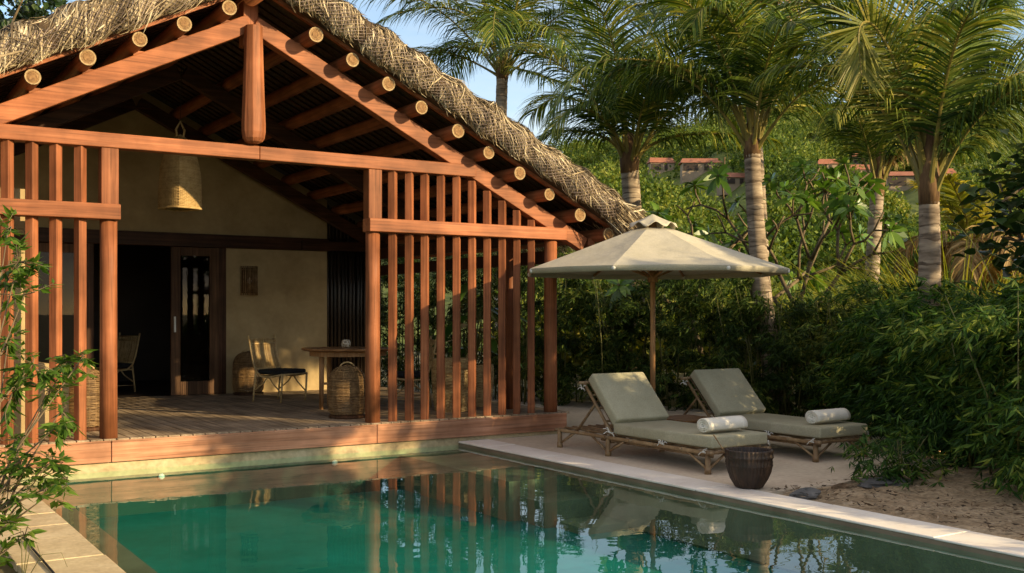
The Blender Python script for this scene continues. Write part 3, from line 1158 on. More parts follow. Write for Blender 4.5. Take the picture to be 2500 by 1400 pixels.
# plastered pier and low curved wall behind the left slats
m = MB()
prof = [(-.6, .30), (1.94, .30), (1.94, .82), (1.90, .92), (1.80, .98), (1.66, 1.0), (1.60, 1.06), (1.565, 1.2), (1.56, 2.25), (-.6, 2.25)]
m.prism(prof, 10.86, 11.15)
m.build('pier', plaster, pav, bevel=.02, seg=3)
m = MB()
m.box(-.6, 1.575, 10.83, 11.18, 2.09, 2.20)
m.build('pier_band', wood_darkx, pav, bevel=.005)
m = MB()
m.prism([(-.6, 2.25), (1.555, 2.25), (1.555, 2.62), (-.6, 2.62)], 10.87, 11.14)
m.build('pier_top', plaster, pav)

# ------------------------------------------------------------------ porch furniture and objects
def lantern(loc, lab, R, Hh):
    t = thing('lantern', lab, 'lantern', (0, 0, 0), 'rattan dome lanterns on the deck')
    rg = np.random.default_rng(int(loc[0] * 100))
    m = MB()
    m.lathe([(.001, 0), (R * .95, 0), (R * 1.0, .012), (R * 1.0, .03), (R * .9, .04), (.001, .04)], 0, 0, 28)
    m.build('base', wood_dark, t, smooth=False)

    def prof(q):                    # q 0..1 from base to crown
        z = .04 + q * (Hh - .04)
        if q < .08:
            r = R * (.86 + .14 * q / .08)
        elif q < .66:
            r = R * (1.0 + .02 * sin((q - .08) / .58 * pi))
        else:
            c = (q - .66) / .34
            r = R * max(.03, sqrt(max(0, 1 - c ** 2.2)))
        return r, z
    m = MB()
    for q in np.linspace(.02, .97, 46):
        r, z = prof(q)
        pts = []
        for j in range(29):
            a = 2 * pi * j / 28
            k = r * (1 + .012 * sin(14 * a + q * 40 * pi))
            pts.append((k * cos(a), k * sin(a), z + rg.uniform(-.003, .003)))
        m.tube(pts, .0050, 4, False)
    for j in range(20):
        a = 2 * pi * j / 20
        pts = []
        for q in np.linspace(0, 1, 16):
            r, z = prof(q)
            pts.append((r * .985 * cos(a), r * .985 * sin(a), z))
        m.tube(pts, .0045, 5, False)
    m.build('cage', rattan_dk, t, smooth=True)
    m = MB()
    pts = [(R * .42 * cos(a), 0, Hh - .03 + .06 * sin(a)) for a in np.linspace(0, pi, 12)]
    m.tube(pts, .009, 6)
    m.build('handle', rattan, t, smooth=True)
    m = MB()
    m.lathe([(.001, .05), (.055, .05), (.055, .22), (.001, .225)], 0, 0, 18)
    m.build('candle', candle_m, t, smooth=False)
    m = MB()
    m.lathe([(.085, .045), (.088, .26), (.085, .26)], 0, 0, 20)
    m.build('glass', glass_m, t, smooth=True)
    t.location = loc
    return t


lantern((5.08, 14.95, .302), 'squat brown rattan lantern against the wall beside the door', .215, .62)
lantern((4.87, 11.02, .302), 'rattan dome lantern half behind the right round post of the opening', .205, .585)
lantern((2.16, 11.25, .302), 'rattan lantern behind the left slats beside the left round post', .2, .62)


def chair(lab):
    t = thing('rattan_chair', lab, 'chair', (0, 0, 0), 'rattan chairs at the round table')
    for s in (-1, 1):
        y = s * .25
        m = MB()
        pts = [(-.31, y * 1.05, .87), (-.285, y, .72), (-.24, y, .52), (-.19, y, .40), (-.10, y, .335), (.02, y, .325), (.14, y, .345), (.25, y, .365)]
        m.tube(pts, .0135, 8)
        m.build('side_frame', rattan, t, smooth=True)
        m = MB()
        m.tube([(.25, y, .375), (.24, y, .18), (.225, y, 0)], [.014, .013, .011], 8)
        m.build('leg', rattan, t, smooth=True)
        m = MB()
        m.tube([(-.19, y, .39), (-.215, y, .2), (-.235, y, 0)], [.014, .013, .011], 8)
        m.build('leg', rattan, t, smooth=True)
        for pts, r in (([(-.22, y, .14), (-.06, y, .25), (.0, y, .325)], .009), ([(.23, y, .13), (.10, y, .24), (.03, y, .325)], .009), ([(-.225, y, .1), (.235, y, .1)], .006)):
            m = MB()
            m.tube(pts, r, 6)
            m.build('brace', rattan, t, smooth=True)
    m = MB()
    for x, z in ((-.30, .82), (-.29, .76), (-.20, .43)):
        m.tube([(x, -.255, z), (x, .255, z)], .011, 6)
    m.tube([(.25, -.25, .365), (.25, .25, .365)], .012, 6)
    m.tube([(-.19, -.25, .33), (-.19, .25, .33)], .012, 6)
    for y in np.linspace(-.235, .235, 23):
        m.tube([(-.298, y, .83), (-.268, y, .63), (-.205, y, .43)], .0055, 5)
    m.build('backrest', rattan, t, smooth=True)
    m = MB()
    m.box(-.18, .26, -.235, .235, .36, .425)
    m.build('seat_cushion', black_fab, t, bevel=.025, seg=3, smooth=True)
    return t


c1 = chair('golden rattan chair with black cushion sunlit in front of the ochre wall')
p = at(683, 900, 14.2)
c1.location = (p[0], p[1], .302)
c1.rotation_euler = (0, 0, radians(-60))
c2 = copy_tree(c1)
c2['label'] = 'rattan chair in shade behind the right hand slats, beyond the round table'
p = at(1000, 900, 13.5)
c2.location = (p[0], p[1], .302)
c2.rotation_euler = (0, 0, radians(160))

c3 = copy_tree(c1)
c3['label'] = 'rattan chair standing inside the dark room, glimpsed through the open door'
c3.location = (3.55, 16.6, .30)
c3.rotation_euler = (0, 0, radians(200))
p = at(850, 900, 13.2)
tb = thing('round_table', 'round teak dining table half hidden by the right round post', 'table', (0, 0, 0))
m = MB()
m.lathe([(.001, .70), (.53, .70), (.565, .715), (.57, .725), (.56, .735), (.001, .736)], 0, 0, 48)
m.build('tabletop', teak_x, tb, smooth=False)
m = MB()
m.lathe([(.45, .64), (.47, .64), (.47, .70), (.45, .70), (.45, .64)], 0, 0, 40)
m.build('apron', teak, tb)
for k in range(4):
    a = radians(32.6 + 45 + 25 + 90 * k)
    m = MB()
    m.tube([(.40 * cos(a), .40 * sin(a), 0), (.39 * cos(a), .39 * sin(a), .70)], [.026, .034], 12)
    m.build('leg', teak, tb, smooth=True)
m = MB()
for k in range(2):
    a = radians(32.6 + 45 + 25 + 90 * k)
    m.tube([(-.39 * cos(a), -.39 * sin(a), .28 + .03 * k), (.39 * cos(a), .39 * sin(a), .28 + .03 * k)], .015, 8)
m.build('stretcher', teak, tb, smooth=True)
tb.location = (p[0], p[1], .302)
cj = thing('candle_jar', 'small round speckled candle jar standing on the round table', 'candle jar', (0, 0, 0))
m = MB()
m.lathe([(.001, 0), (.04, 0), (.056, .02), (.06, .05), (.05, .085), (.04, .1), (.036, .1), (.045, .08), (.05, .05), (.046, .02), (.001, .01)], 0, 0, 22)
m.build('jar', noise_mat('speckled_jar', [(.42, (.16, .10, .04)), (.5, (.55, .48, .36)), (.7, (.65, .6, .5))], (60, 60, 60), 1, 2, .3, 0), cj, smooth=True)
m = MB()
m.lathe([(.001, .012), (.03, .012), (.03, .05), (.001, .055)], 0, 0, 14)
m.build('candle', candle_m, cj)
cj.location = (p[0] - .02, p[1] + .02, .302 + .736)

# sconce on the wall
sc = thing('wall_lamp', 'small brown bamboo stick wall lamp on the ochre wall', 'wall lamp', (5.195, YW, 1.94))
m = MB()
m.box(5.09, 5.30, YW - .025, YW - .001, 1.76, 2.13)
m.build('backplate', wood_dark, sc)
m = MB()
for x in np.linspace(5.075, 5.315, 11):
    m.tube([(x, YW - .105 + .06 * abs((x - 5.195) / .12) ** 3, 1.73), (x, YW - .105 + .06 * abs((x - 5.195) / .12) ** 3, 2.155)], .0085, 6)
for z in (1.78, 2.10):
    m.tube([(5.075, YW - .03, z), (5.10, YW - .085, z), (5.195, YW - .097, z), (5.29, YW - .085, z), (5.315, YW - .03, z)], .006, 5)
m.build('shade', rattan_dk, sc, smooth=True)
m = MB()
m.lathe([(.001, 1.9), (.02, 1.905), (.028, 1.94), (.018, 1.98), (.001, 1.99)], 5.195, YW - .06, 12)
m.build('bulb', candle_m, sc, smooth=True)

# woven hood lamp hanging from the ridge
hx, hy = at(440, 400, 12.6)[:2]
hl = thing('hanging_lamp', 'creased woven rattan hood lamp hanging from the ridge behind the tie beam', 'hanging lamp', (hx, hy, 2.69))
weave = noise_mat('woven_rattan', [(.25, (.27, .17, .07)), (.5, (.43, .29, .125)), (.75, (.52, .37, .18))], (14, 14, 14), 1, 4, .7, .2, .003, .1)
m = MB()
AC = radians(-109)                                       # crease turned to the terrace


def hood(q, a):
    c, s_ = abs(cos(a - AC)), abs(sin(a - AC))
    r = .228 * (1 - q ** 3.2) ** .7 + .012
    return r / (c ** 1.3 + s_ ** 1.3) ** (1 / 1.3)


for i, q in enumerate(np.linspace(0, 1, 56)):
    z = 2.70 + q * .86
    pts = []
    for j in range(57):
        a = AC + 2 * pi * j / 56
        k = hood(q, a) * (1 + .016 * (1 if (i + j) % 2 else -1))
        pts.append((hx + k * cos(a), hy + k * sin(a), z + .004 * sin(3 * a)))
    m.tube(pts, .0085, 4, False)
for j in range(56):
    a = AC + 2 * pi * j / 56
    m.tube([(hx + hood(q, a) * cos(a), hy + hood(q, a) * sin(a), 2.69 + q * .87) for q in np.linspace(0, 1, 14)], .006, 4)
m.tube([(hx + hood(0, a) * 1.01 * cos(a), hy + hood(0, a) * 1.01 * sin(a), 2.695) for a in np.linspace(0, 2 * pi, 57)], .014, 6, False)
m.build('shade', weave, hl, smooth=True)
m = MB()
m.tube([(hx + .03, hy, 3.5), (hx + .05, hy, 3.62), (hx, hy, 3.72), (hx - .05, hy, 3.62), (hx - .03, hy, 3.5)], .014, 6)
m.build('loop', rattan, hl, smooth=True)
m = MB()
m.tube([(hx, hy, 3.70), (hx + .02, hy, 4.5)], .004, 5)
m.build('cord', bamboo_black, hl, smooth=True)

# woven planters
def basket(name, lab, x, y, R, Hh, handles):
    t = thing(name, lab, 'basket', (0, 0, 0))
    m = MB()
    for i, q in enumerate(np.linspace(0, 1, 34)):
        r = R * (.84 + .16 * sin(min(1, q * 1.25) * pi / 2)) * (1.0 if q < .9 else 1 - (q - .9) * .25)
        pts = []
        for j in range(33):
            a = 2 * pi * j / 32
            k = r * (1 + .02 * (1 if (j + i) % 2 else -1))
            pts.append((k * cos(a), k * sin(a), .012 + q * (Hh - .02)))
        m.tube(pts, .0115, 4, False)
    m.lathe([(.001, .01), (R * .84, .01), (R * .97, Hh * .7), (R * .93, Hh * .94), (.001, Hh * .90)], 0, 0, 30)
    m.build('body', rattan, t, smooth=True)
    if handles:
        for s in (0, pi):
            m = MB()
            pts = []
            for a in np.linspace(0, pi, 10):
                ww = .10 * cos(a)
                pts.append((R * .97 * cos(s) - ww * sin(s), R * .97 * sin(s) + ww * cos(s), Hh - .02 + .085 * sin(a)))
            m.tube(pts, .013, 6)
            m.build('handle', rattan, t, smooth=True)
    t.location = (x, y, .302)
    return t


basket('planter_basket', 'tall woven planter basket with hoop handles behind the middle slats', 6.28, 11.12, .25, .62, True)
basket('plant_pot', 'plain woven pot holding the big leaved plant behind the slats', 6.82, 11.55, .24, .52, False)


def broad_leaf(m, base, d, up, L, W, n=7):
    """heart shaped leaf as a folded strip"""
    d = Vector(d).normalized()
    s = d.cross(Vector(up)).normalized()
    u = s.cross(d)
    vs = []
    for i in range(n):
        q = i / (n - 1)
        w = W * (sin(pi * min(1, q * .98 + .02)) ** .6) * (1.15 - .6 * q)
        c = Vector(base) + d * (L * q) - Vector((0, 0, 1)) * (.22 * L * q * q)
        vs += [list(c - s * w * .5 + u * w * .13), list(c), list(c + s * w * .5 + u * w * .13)]
    fs = []
    for i in range(n - 1):
        for j in range(2):
            k = i * 3 + j
            fs.append((k, k + 1, k + 4, k + 3))
    m.add(vs, fs)


pl = thing('philodendron', 'big leaved green plant standing behind the right slats', 'plant', (6.82, 11.55, .75))
rg = random.Random(4)
mst, mlf = MB(), MB()
for i in range(26):
    a = rg.uniform(0, 2 * pi)
    h = rg.uniform(.15, 1.05)
    r = rg.uniform(.08, .42)
    b0 = (6.82 + rg.uniform(-.05, .05), 11.55 + rg.uniform(-.05, .05), .77)
    e = (6.82 + r * cos(a), 11.55 + r * sin(a), .80 + h)
    mid = (b0[0] + (e[0] - b0[0]) * .35, b0[1] + (e[1] - b0[1]) * .35, b0[2] + (e[2] - b0[2]) * .7)
    mst.tube([b0, mid, e], [.008, .006, .004], 5)
    broad_leaf(mlf, e, (cos(a) * .9, sin(a) * .9 - .2, rg.uniform(-.9, .1)), (0, -.3, 1), rg.uniform(.2, .34), rg.uniform(.13, .2))
mst.build('stem', culm_m, pl, smooth=True)
mlf.build('leaves', house_leaf, pl, smooth=True)

# ------------------------------------------------------------------ umbrella
UX, UY, UZ = 7.585, 9.01, .042
ang0 = -YAW + pi / 8
um = thing('parasol', 'beige octagonal canvas parasol on a wooden pole between the two loungers', 'parasol', (UX, UY, UZ))
m = MB()
m.tube([(UX, UY, UZ), (UX, UY, 2.36)], .028, 16)
m.build('pole', teak, um, smooth=True)
m = MB()
m.lathe([(.001, .042), (.25, .042), (.26, .06), (.26, .09), (.05, .11), (.045, .30), (.03, .30)], UX, UY, 28)
m.build('base', slate, um, smooth=False)


def sag(q, k, nseg=6):
    return 0


m = MB()
NR, NA = 14, 8 * 10
rows = []
RT0, RT1 = .20, 1.46
ZT0, ZT1 = 2.385, 1.925
for i in range(NR + 1):
    q = i / NR
    row = []
    for j in range(NA):
        a = 2 * pi * j / NA
        f = (a / (pi / 4)) % 1.0                       # 0 at rib
        edge = cos(pi / 8) / cos(abs(f - .5) * pi / 4)  # straight octagon edges
        r = (RT0 + (RT1 - RT0) * q) * edge
        z = ZT0 + (ZT1 - ZT0) * q ** .97 - .014 * sin(pi * f) * sin(pi * q * .9) + .012 * sin(pi * f) * q ** 6
        row.append((UX + r * cos(a + ang0), UY + r * sin(a + ang0), z))
    rows.append(row)
row = []
for j in range(NA):                                    # short valance
    a = 2 * pi * j / NA
    f = (a / (pi / 4)) % 1.0
    x, y, z = rows[-1][j]
    row.append((UX + (x - UX) * .99, UY + (y - UY) * .99, z - .050 - .008 * sin(pi * f)))
rows.append(row)
V = [p for r_ in rows for p in r_]
F = []
for i in range(len(rows) - 1):
    for j in range(NA):
        F.append((i * NA + j, (i + 1) * NA + j, (i + 1) * NA + (j + 1) % NA, i * NA + (j + 1) % NA))
m.add(V, F)
cn = m.build('canopy', canvas_m, um, smooth=True)
cn.data.set_sharp_from_angle(angle=radians(7))
sm = cn.modifiers.new('thick', 'SOLIDIFY')
sm.thickness = .004
m = MB()                                               # vent cap with scalloped edge
rows = []
for i in range(9):
    q = i / 8
    row = []
    for j in range(64):
        a = 2 * pi * j / 64
        f = (a / (pi / 4)) % 1.0
        r = .004 + .275 * q
        z = 2.545 - .12 * q ** .9 + (.055 * sin(pi * f) ** 2 - .035) * q ** 3
        r *= 1 - .10 * sin(pi * f) * q
        row.append((UX + r * cos(a + ang0), UY + r * sin(a + ang0), z))
    rows.append(row)
V = [p for r_ in rows for p in r_]
F = [(i * 64 + j, (i + 1) * 64 + j, (i + 1) * 64 + (j + 1) % 64, i * 64 + (j + 1) % 64) for i in range(8) for j in range(64)]
m.add(V, F)
vc = m.build('vent_cap', canvas_m, um, smooth=True)
vc.modifiers.new('thick', 'SOLIDIFY').thickness = .004
m = MB()
m.lathe([(.001, 2.30), (.05, 2.30), (.055, 2.36), (.03, 2.5), (.012, 2.54), (.001, 2.545)], UX, UY, 14)
m.build('finial', teak, um, smooth=True)
m = MB()
m.tube([(UX, UY, 1.80), (UX, UY, 1.92)], .055, 14)
m.build('hub', teak, um, smooth=True)
for k in range(8):
    a = ang0 + k * pi / 4
    m = MB()
    m.bar((UX + .05 * cos(a), UY + .05 * sin(a), 2.355), (UX + 1.42 * cos(a), UY + 1.42 * sin(a), 1.915), .018, .022)
    m.build('rib', teak, um)
    m = MB()
    m.bar((UX + .05 * cos(a), UY + .05 * sin(a), 1.86), (UX + .72 * cos(a), UY + .72 * sin(a), 2.135), .016, .02)
    m.build('strut', teak, um)
for k in range(8):
    m = MB()
    a = ang0 + k * pi / 4
    m.tube([(UX + 1.43 * cos(a), UY + 1.43 * sin(a), 1.90), (UX + 1.46 * cos(a), UY + 1.46 * sin(a), 1.90)], .02, 8)
    m.build('rib_cap', cord_m, um, smooth=True)

# ------------------------------------------------------------------ loungers
def node_tube(m, p0, p1, r, n=10, step=.26):
    """bamboo pole with swollen joints"""
    p0 = Vector(p0); p1 = Vector(p1)
    L = (p1 - p0).length
    ts = [0]
    rr = [r]
    t = step * .5
    while t < L - .04:
        ts += [(t - .012) / L, t / L, (t + .012) / L]
        rr += [r * .98, r * 1.14, r * .98]
        t += step
    ts.append(1)
    rr.append(r * .97)
    m.tube([p0.lerp(p1, q) for q in ts], rr, n)


def bow(m, p, s, rg):
    for k in range(5):
        a = rg.uniform(0, 2 * pi)
        e = Vector((cos(a) * s * rg.uniform(.5, 1), sin(a) * s * rg.uniform(.3, 1), rg.uniform(-.3, .5) * s))
        q = Vector(p)
        m.tube([q, q + e * .55 + Vector((0, 0, .02)), q + e], .0045, 5)
    m.tube([Vector(p) + Vector((-.03, 0, .02)), Vector(p) + Vector((0, -.02, 0)), Vector(p) + Vector((.03, 0, -.02))], .007, 5)


def lounger(lab):
    """local: x 0..0.72 across, y 0 (foot) .. 2.32 (head), z up from the patio"""
    t = thing('sun_lounger', lab, 'sun lounger', (0, 0, 0), 'bamboo sun loungers on the patio')
    W = .70
    rg = random.Random(9)
    ft = .185
    m = MB()
    for x in (0, W):
        node_tube(m, (x, -.03, ft), (x, 2.34, ft), .019)
        node_tube(m, (x + (.03 if x == 0 else -.03), .0, ft - .03), (x + (.03 if x == 0 else -.03), 1.6, ft - .032), .014)
    for y in (.0, .36, .72, 1.08, 1.46, 1.9, 2.32):
        node_tube(m, (-.04, y, ft + .004), (W + .04, y, ft + .004), .016)
    for x in np.linspace(.09, W - .09, 6):
        node_tube(m, (x, .0, ft + .022), (x, 2.32, ft + .022), .010)
    m.build('frame', bamboo_m, t, smooth=True)
    for y in (.03, 1.46, 2.29):
        for x in (.0, W):
            m = MB()
            m.tube([(x, y, 0), (x, y, .06), (x, y, .061), (x, y, ft + .02)], [.030, .030, .025, .024], 12)
            m.build('leg', bamboo_m, t, smooth=True)
    bs = [((x, y + dy * .03, .055), (x, y + dy * .26, ft - .015)) for x in (.0, W) for y, dy in ((.03, 1), (1.46, -1), (1.46, 1), (2.29, -1))]
    for y in (.03, 1.46, 2.29):
        bs += [((.03, y, .055), (.22, y, ft - .01)), ((W - .03, y, .055), (W - .22, y, ft - .01))]
    for p0, p1 in bs:
        m = MB()
        node_tube(m, p0, p1, .012, 8)
        m.build('brace', bamboo_m, t, smooth=True)
    # backrest
    hy, hz0 = 1.43, ft + .03
    ca, sa = cos(radians(46)), sin(radians(46))
    bl = .68
    m = MB()
    for x in (.03, W - .03):
        node_tube(m, (x, hy, hz0), (x, hy + ca * bl, hz0 + sa * bl), .017)
    node_tube(m, (-.03, hy + ca * bl, hz0 + sa * bl), (W + .03, hy + ca * bl, hz0 + sa * bl), .016)
    for q in (.25, .5, .75):
        node_tube(m, (.03, hy + ca * bl * q, hz0 + sa * bl * q), (W - .03, hy + ca * bl * q, hz0 + sa * bl * q), .011)
    for x in np.linspace(.1, W - .1, 8):
        m.tube([(x, hy, hz0), (x, hy + ca * bl, hz0 + sa * bl)], .008, 6)
    for x in (.06, W - .06):
        node_tube(m, (x, hy + ca * bl * .62, hz0 + sa * bl * .62), (x, 2.06, ft + .01), .014)
    m.build('backrest_frame', bamboo_m, t, smooth=True)
    # cushions
    m = MB()
    m.box(.005, W - .005, -.02, 1.39, ft + .04, ft + .148)
    o = m.build('seat_cushion', cushion_m, t, smooth=True, bevel=.022, seg=4)
    m = MB()
    mt = Matrix.Translation((0, hy - .085, hz0 + .095)) @ Matrix.Rotation(radians(46), 4, 'X')
    m.box(.01, W - .01, .03, .64, -.045, .062, mt)
    m.build('back_cushion', cushion_m, t, smooth=True, bevel=.022, seg=4)
    m = MB()
    bow(m, (-.02, 1.40, ft + .05), .12, rg)
    bow(m, (-.02, .62, ft + .02), .09, rg)
    bow(m, (-.02, .05, ft + .0), .08, rg)
    bow(m, (W + .02, .02, ft + .04), .07, rg)
    bow(m, (-.03, hy + ca * .6, hz0 + sa * .6), .08, rg)
    m.build('tie_cord', cord_m, t, smooth=True)
    return t


l1 = lounger('bamboo sun lounger with sage cushions nearer the pool, behind the dark bucket')
l1.location = (6.53, 6.98, .042)
l2 = copy_tree(l1)
l2.location = (7.93, 7.0, .042)
l2['label'] = 'bamboo sun lounger with sage cushions farther from the pool, beside the bamboo thicket'


def towel(x, y, lab):
    t = thing('rolled_towel', lab, 'towel', (0, 0, 0), 'rolled cream towels')
    m = MB()
    n = 90
    R0 = .078
    pr = []
    for i in range(n):                                   # spiral section
        q = i / (n - 1)
        a = q * 2 * pi * 3.6
        r = .012 + (R0 - .012) * q
        pr.append((r * cos(a) * 1.06, r * sin(a) * .95))
    L = .50
    V = []
    for xx in np.linspace(0, L, 9):
        for k, (yy_, z_) in enumerate(pr):
            j = .003 * sin(xx * 40 + k * .3)
            V.append((xx + .012 * sin(k * .22) * (1 if xx in (0, L) else 0), yy_ + j, z_))
    F = [(i * n + j, i * n + j + 1, (i + 1) * n + j + 1, (i + 1) * n + j) for i in range(8) for j in range(n - 1)]
    m.add(V, F)
    o = m.build('roll', towel_m, t, smooth=True)
    o.modifiers.new('thick', 'SOLIDIFY').thickness = .013
    t.location = (x, y, .042 + .185 + .148 + .074)
    t.rotation_euler = (0, 0, radians(3))
    return t


w1 = towel(6.62, 7.17, 'rolled cream towel on the foot of the lounger nearer the pool')
w2 = copy_tree(w1)
w2.location = (8.05, 7.19, w1.location.z)
w2['label'] = 'rolled cream towel on the foot of the lounger farther from the pool'

st = thing('side_table', 'low square teak side table between the two loungers', 'side table', (7.61, 8.5, .042))
m = MB()
for k in range(5):
    m.box(7.35 + .105 * k, 7.35 + .105 * k + .10, 8.22, 8.76, .335, .365)
m.build('tabletop', teak_x, st, bevel=.004)
m = MB()
m.box(7.37, 7.85, 8.24, 8.74, .30, .333)
m.build('apron', teak, st)
for x in (7.39, 7.83):
    for y in (8.26, 8.72):
        m = MB()
        m.box(x - .02, x + .02, y - .02, y + .02, .042, .30)
        m.build('leg', teak, st)

# carved bucket with a ladle
bx, by = 6.29, 6.27
pt = thing('wooden_bucket', 'dark carved wooden bucket with ribbed bands standing on the pool edge', 'bucket', (bx, by, .045))
m = MB()
out_ = [(.001, 0), (.085, 0), (.11, .01), (.115, .02), (.150, .075), (.172, .135), (.180, .175), (.183, .18), (.186, .19), (.183, .20), (.187, .215), (.183, .235), (.190, .245), (.195, .255), (.190, .265), (.188, .275), (.190, .30), (.190, .31),
        (.175, .312), (.17, .30), (.165, .18), (.12, .05), (.001, .04)]
m.lathe([(r, z + .045) for r, z in out_], bx, by, 144)
Vb = m.v[0]
ab = np.arctan2(Vb[:, 1] - by, Vb[:, 0] - bx)
rb = np.hypot(Vb[:, 0] - bx, Vb[:, 1] - by)
kb = 1 + .020 * np.sin(ab * 36) * (rb > .1) + .012 * np.sin(ab * 5 + Vb[:, 2] * 30)
Vb[:, 0] = bx + rb * kb * np.cos(ab)
Vb[:, 1] = by + rb * kb * np.sin(ab)
m.build('body', pot_m, pt, smooth=True)
ld = thing('ladle', 'thin wooden ladle stick leaning in the dark bucket', 'ladle', (bx, by, .1))
m = MB()
q0 = at(1790, 1135, 8.85)
q1 = at(1742, 1062, 8.75)
m.tube([(bx - .02, by - .02, .12), q0, q1], .0055, 6)
m.lathe([(.001, .095), (.03, .10), (.04, .13), (.042, .15)], bx - .02, by - .02, 12)
m.build('stick', rattan_dk, ld, smooth=True)

# little ground lamp and pool inlets
gl = thing('ground_light', 'small lit brass ground light on the patio under the bamboo', 'ground light', (9.24, 6.62, .042))
m = MB()
m.lathe([(.001, .042), (.05, .042), (.055, .05), (.05, .075), (.03, .08), (.001, .08)], 9.24, 6.62, 16)
m.build('housing', bamboo_m, gl, smooth=True)
m = MB()
m.lathe([(.048, .082), (.05, .10), (.03, .105), (.001, .107)], 9.24, 6.62, 14)
m.build('bulb', emit_mat('warm_glow', (1, .5, .18), 1.6), gl, smooth=True)
for x, lab in ((2.66, 'white round pool inlet under the beam, nearer the left round post'), (4.42, 'white round pool inlet under the beam, nearer the right round post')):
    m = MB()
    m.lathe([(.001, 0), (.028, 0), (.032, -.008), (.02, -.02), (.001, -.022)], 0, 0, 16)
    V = m.v[0].copy()
    m.v[0] = np.stack([x + V[:, 0], PY1 - .008 + V[:, 2] - .002, -.085 + V[:, 1]], 1)
    tag(m.build('pool_inlet', metal_m, smooth=True, at0=(x, PY1, -.085)), lab, 'pool inlet', 'pool inlets')

# rocks
def rock(x, y, z, sx, sy, sz, lab, seed, mat):
    rg = np.random.default_rng(seed)
    m = MB()
    n, k = 14, 9
    V = []
    for i in range(k):
        th = pi * i / (k - 1)
        for j in range(n):
            a = 2 * pi * j / n
            r = 1 + .22 * sin(3 * a + seed + 2 * th) + .13 * sin(5 * a - 3 * th + seed) + rg.uniform(-.05, .05)
            V.append((x + sx * r * sin(th) * cos(a), y + sy * r * sin(th) * sin(a), z + sz * cos(th) * (1 + .2 * sin(2 * a + seed))))
    F = [(i * n + j, i * n + (j + 1) % n, (i + 1) * n + (j + 1) % n, (i + 1) * n + j) for i in range(k - 1) for j in range(n)]
    m.add(V, F)
    return tag(m.build('rock', mat, at0=(x, y, z)), lab, 'rock')


rock(7.38, 5.83, .05, .26, .16, .045, 'flat grey slate slab under the low leafy tuft at the patio edge', 1, slate)
rock(6.46, 5.83, .035, .15, .07, .05, 'grey broken stone beside the coping just past the dark bucket', 2, slate)
rock(6.95, 5.88, .04, .10, .06, .035, 'small brown stone in the soil between the slab and the coping', 3, litter_m)

# ------------------------------------------------------------------ palms
def leaf_along(m, P, rg, hang, nl, ll, wid=.0125, start=.2, stem=(.05, .030, .020, .005), face=False):
    """feather leaf on a given midrib: mat 0 leaflets, mat 1 midrib"""
    n = len(P)
    seg = np.linalg.norm(np.diff(P, axis=0), axis=1)
    s = np.concatenate([[0], np.cumsum(seg)])
    s /= s[-1]
    d = unit(np.gradient(P, axis=0))
    m.m = 1
    m.tube(P, list(np.interp(s, [0, .06, .25, 1], stem)), 6)
    m.m = 0
    q = np.clip(np.linspace(start, .995, nl) + rg.uniform(-.005, .005, nl), 0, 1)
    hor = unit(np.array([P[-1, 0] - P[0, 0], P[-1, 1] - P[0, 1], 0.0]) + 1e-6)
    side = np.array([-hor[1], hor[0], 0.0])
    base = np.stack([np.interp(q, s, P[:, k]) for k in range(3)], 1)
    T = unit(np.stack([np.interp(q, s, d[:, k]) for k in range(3)], 1))
    for sd in (-1, 1):
        sv = unit(side[None] - T * (T @ side)[:, None]) * sd
        if face:                                         # blade twisted so that it lies across the view of the terrace
            sv = unit(np.cross(T, np.array([FW[0], FW[1], .15]))) * sd
        Uu = unit(np.cross(T, sv)) * sd
        ln = ll * np.interp(q, [.15, .3, .55, .85, 1], [.6, .95, 1.0, .72, .4]) * rg.uniform(.85, 1.12, nl)
        fwd = np.interp(q, [.15, .6, 1], [.35, .75, 1.8])[:, None]
        d0 = unit(sv + T * fwd + Uu * .12 + rg.normal(0, .06, (nl, 3)))
        K = 5
        hv = rg.uniform(.55, 1.45, (nl, 1))
        pts = np.zeros((nl, K, 3))
        pts[:, 0] = base
        cur = d0
        for k in range(1, K):
            pts[:, k] = pts[:, k - 1] + cur * (ln / (K - 1))[:, None]
            cur = unit(cur + np.array([0, 0, -hang * (.10 + .30 * k)]) * hv)
        sideL = unit(np.cross(d0, Uu + rg.normal(0, .3, (nl, 3))))
        w = (wid * rg.uniform(.75, 1.25, nl))[:, None] * np.array([.55, 1.0, .9, .6, .08])[None, :]
        m.strips(pts, sideL, w)


def frond(m, o, az, e0, L, bend, rg, hang=.5, nl=86, ll=.8, power=1.9, **kw):
    n = 24
    s = np.linspace(0, 1, n)
    el = e0 - bend * s ** power
    d = np.stack([np.cos(el) * cos(az), np.cos(el) * sin(az), np.sin(el)], 1)
    P = np.array(o) + np.concatenate([[np.zeros(3)], np.cumsum(d[:-1] * (L / (n - 1)), 0)])
    leaf_along(m, P, rg, hang, nl, ll, **kw)


def smooth_curve(C_, n=26):
    """Catmull-Rom through the control points"""
    C_ = np.array(C_, float)
    C_ = np.concatenate([[2 * C_[0] - C_[1]], C_, [2 * C_[-1] - C_[-2]]])
    out = []
    k = len(C_) - 3
    for i in range(k):
        a, b_, c, d = C_[i:i + 4]
        for t_ in np.linspace(0, 1, 9)[:-1 if i < k - 1 else None]:
            out.append(.5 * (2 * b_ + (c - a) * t_ + (2 * a - 5 * b_ + 4 * c - d) * t_ ** 2 + (3 * b_ - a - 3 * c + d) * t_ ** 3))
    return np.array(out)


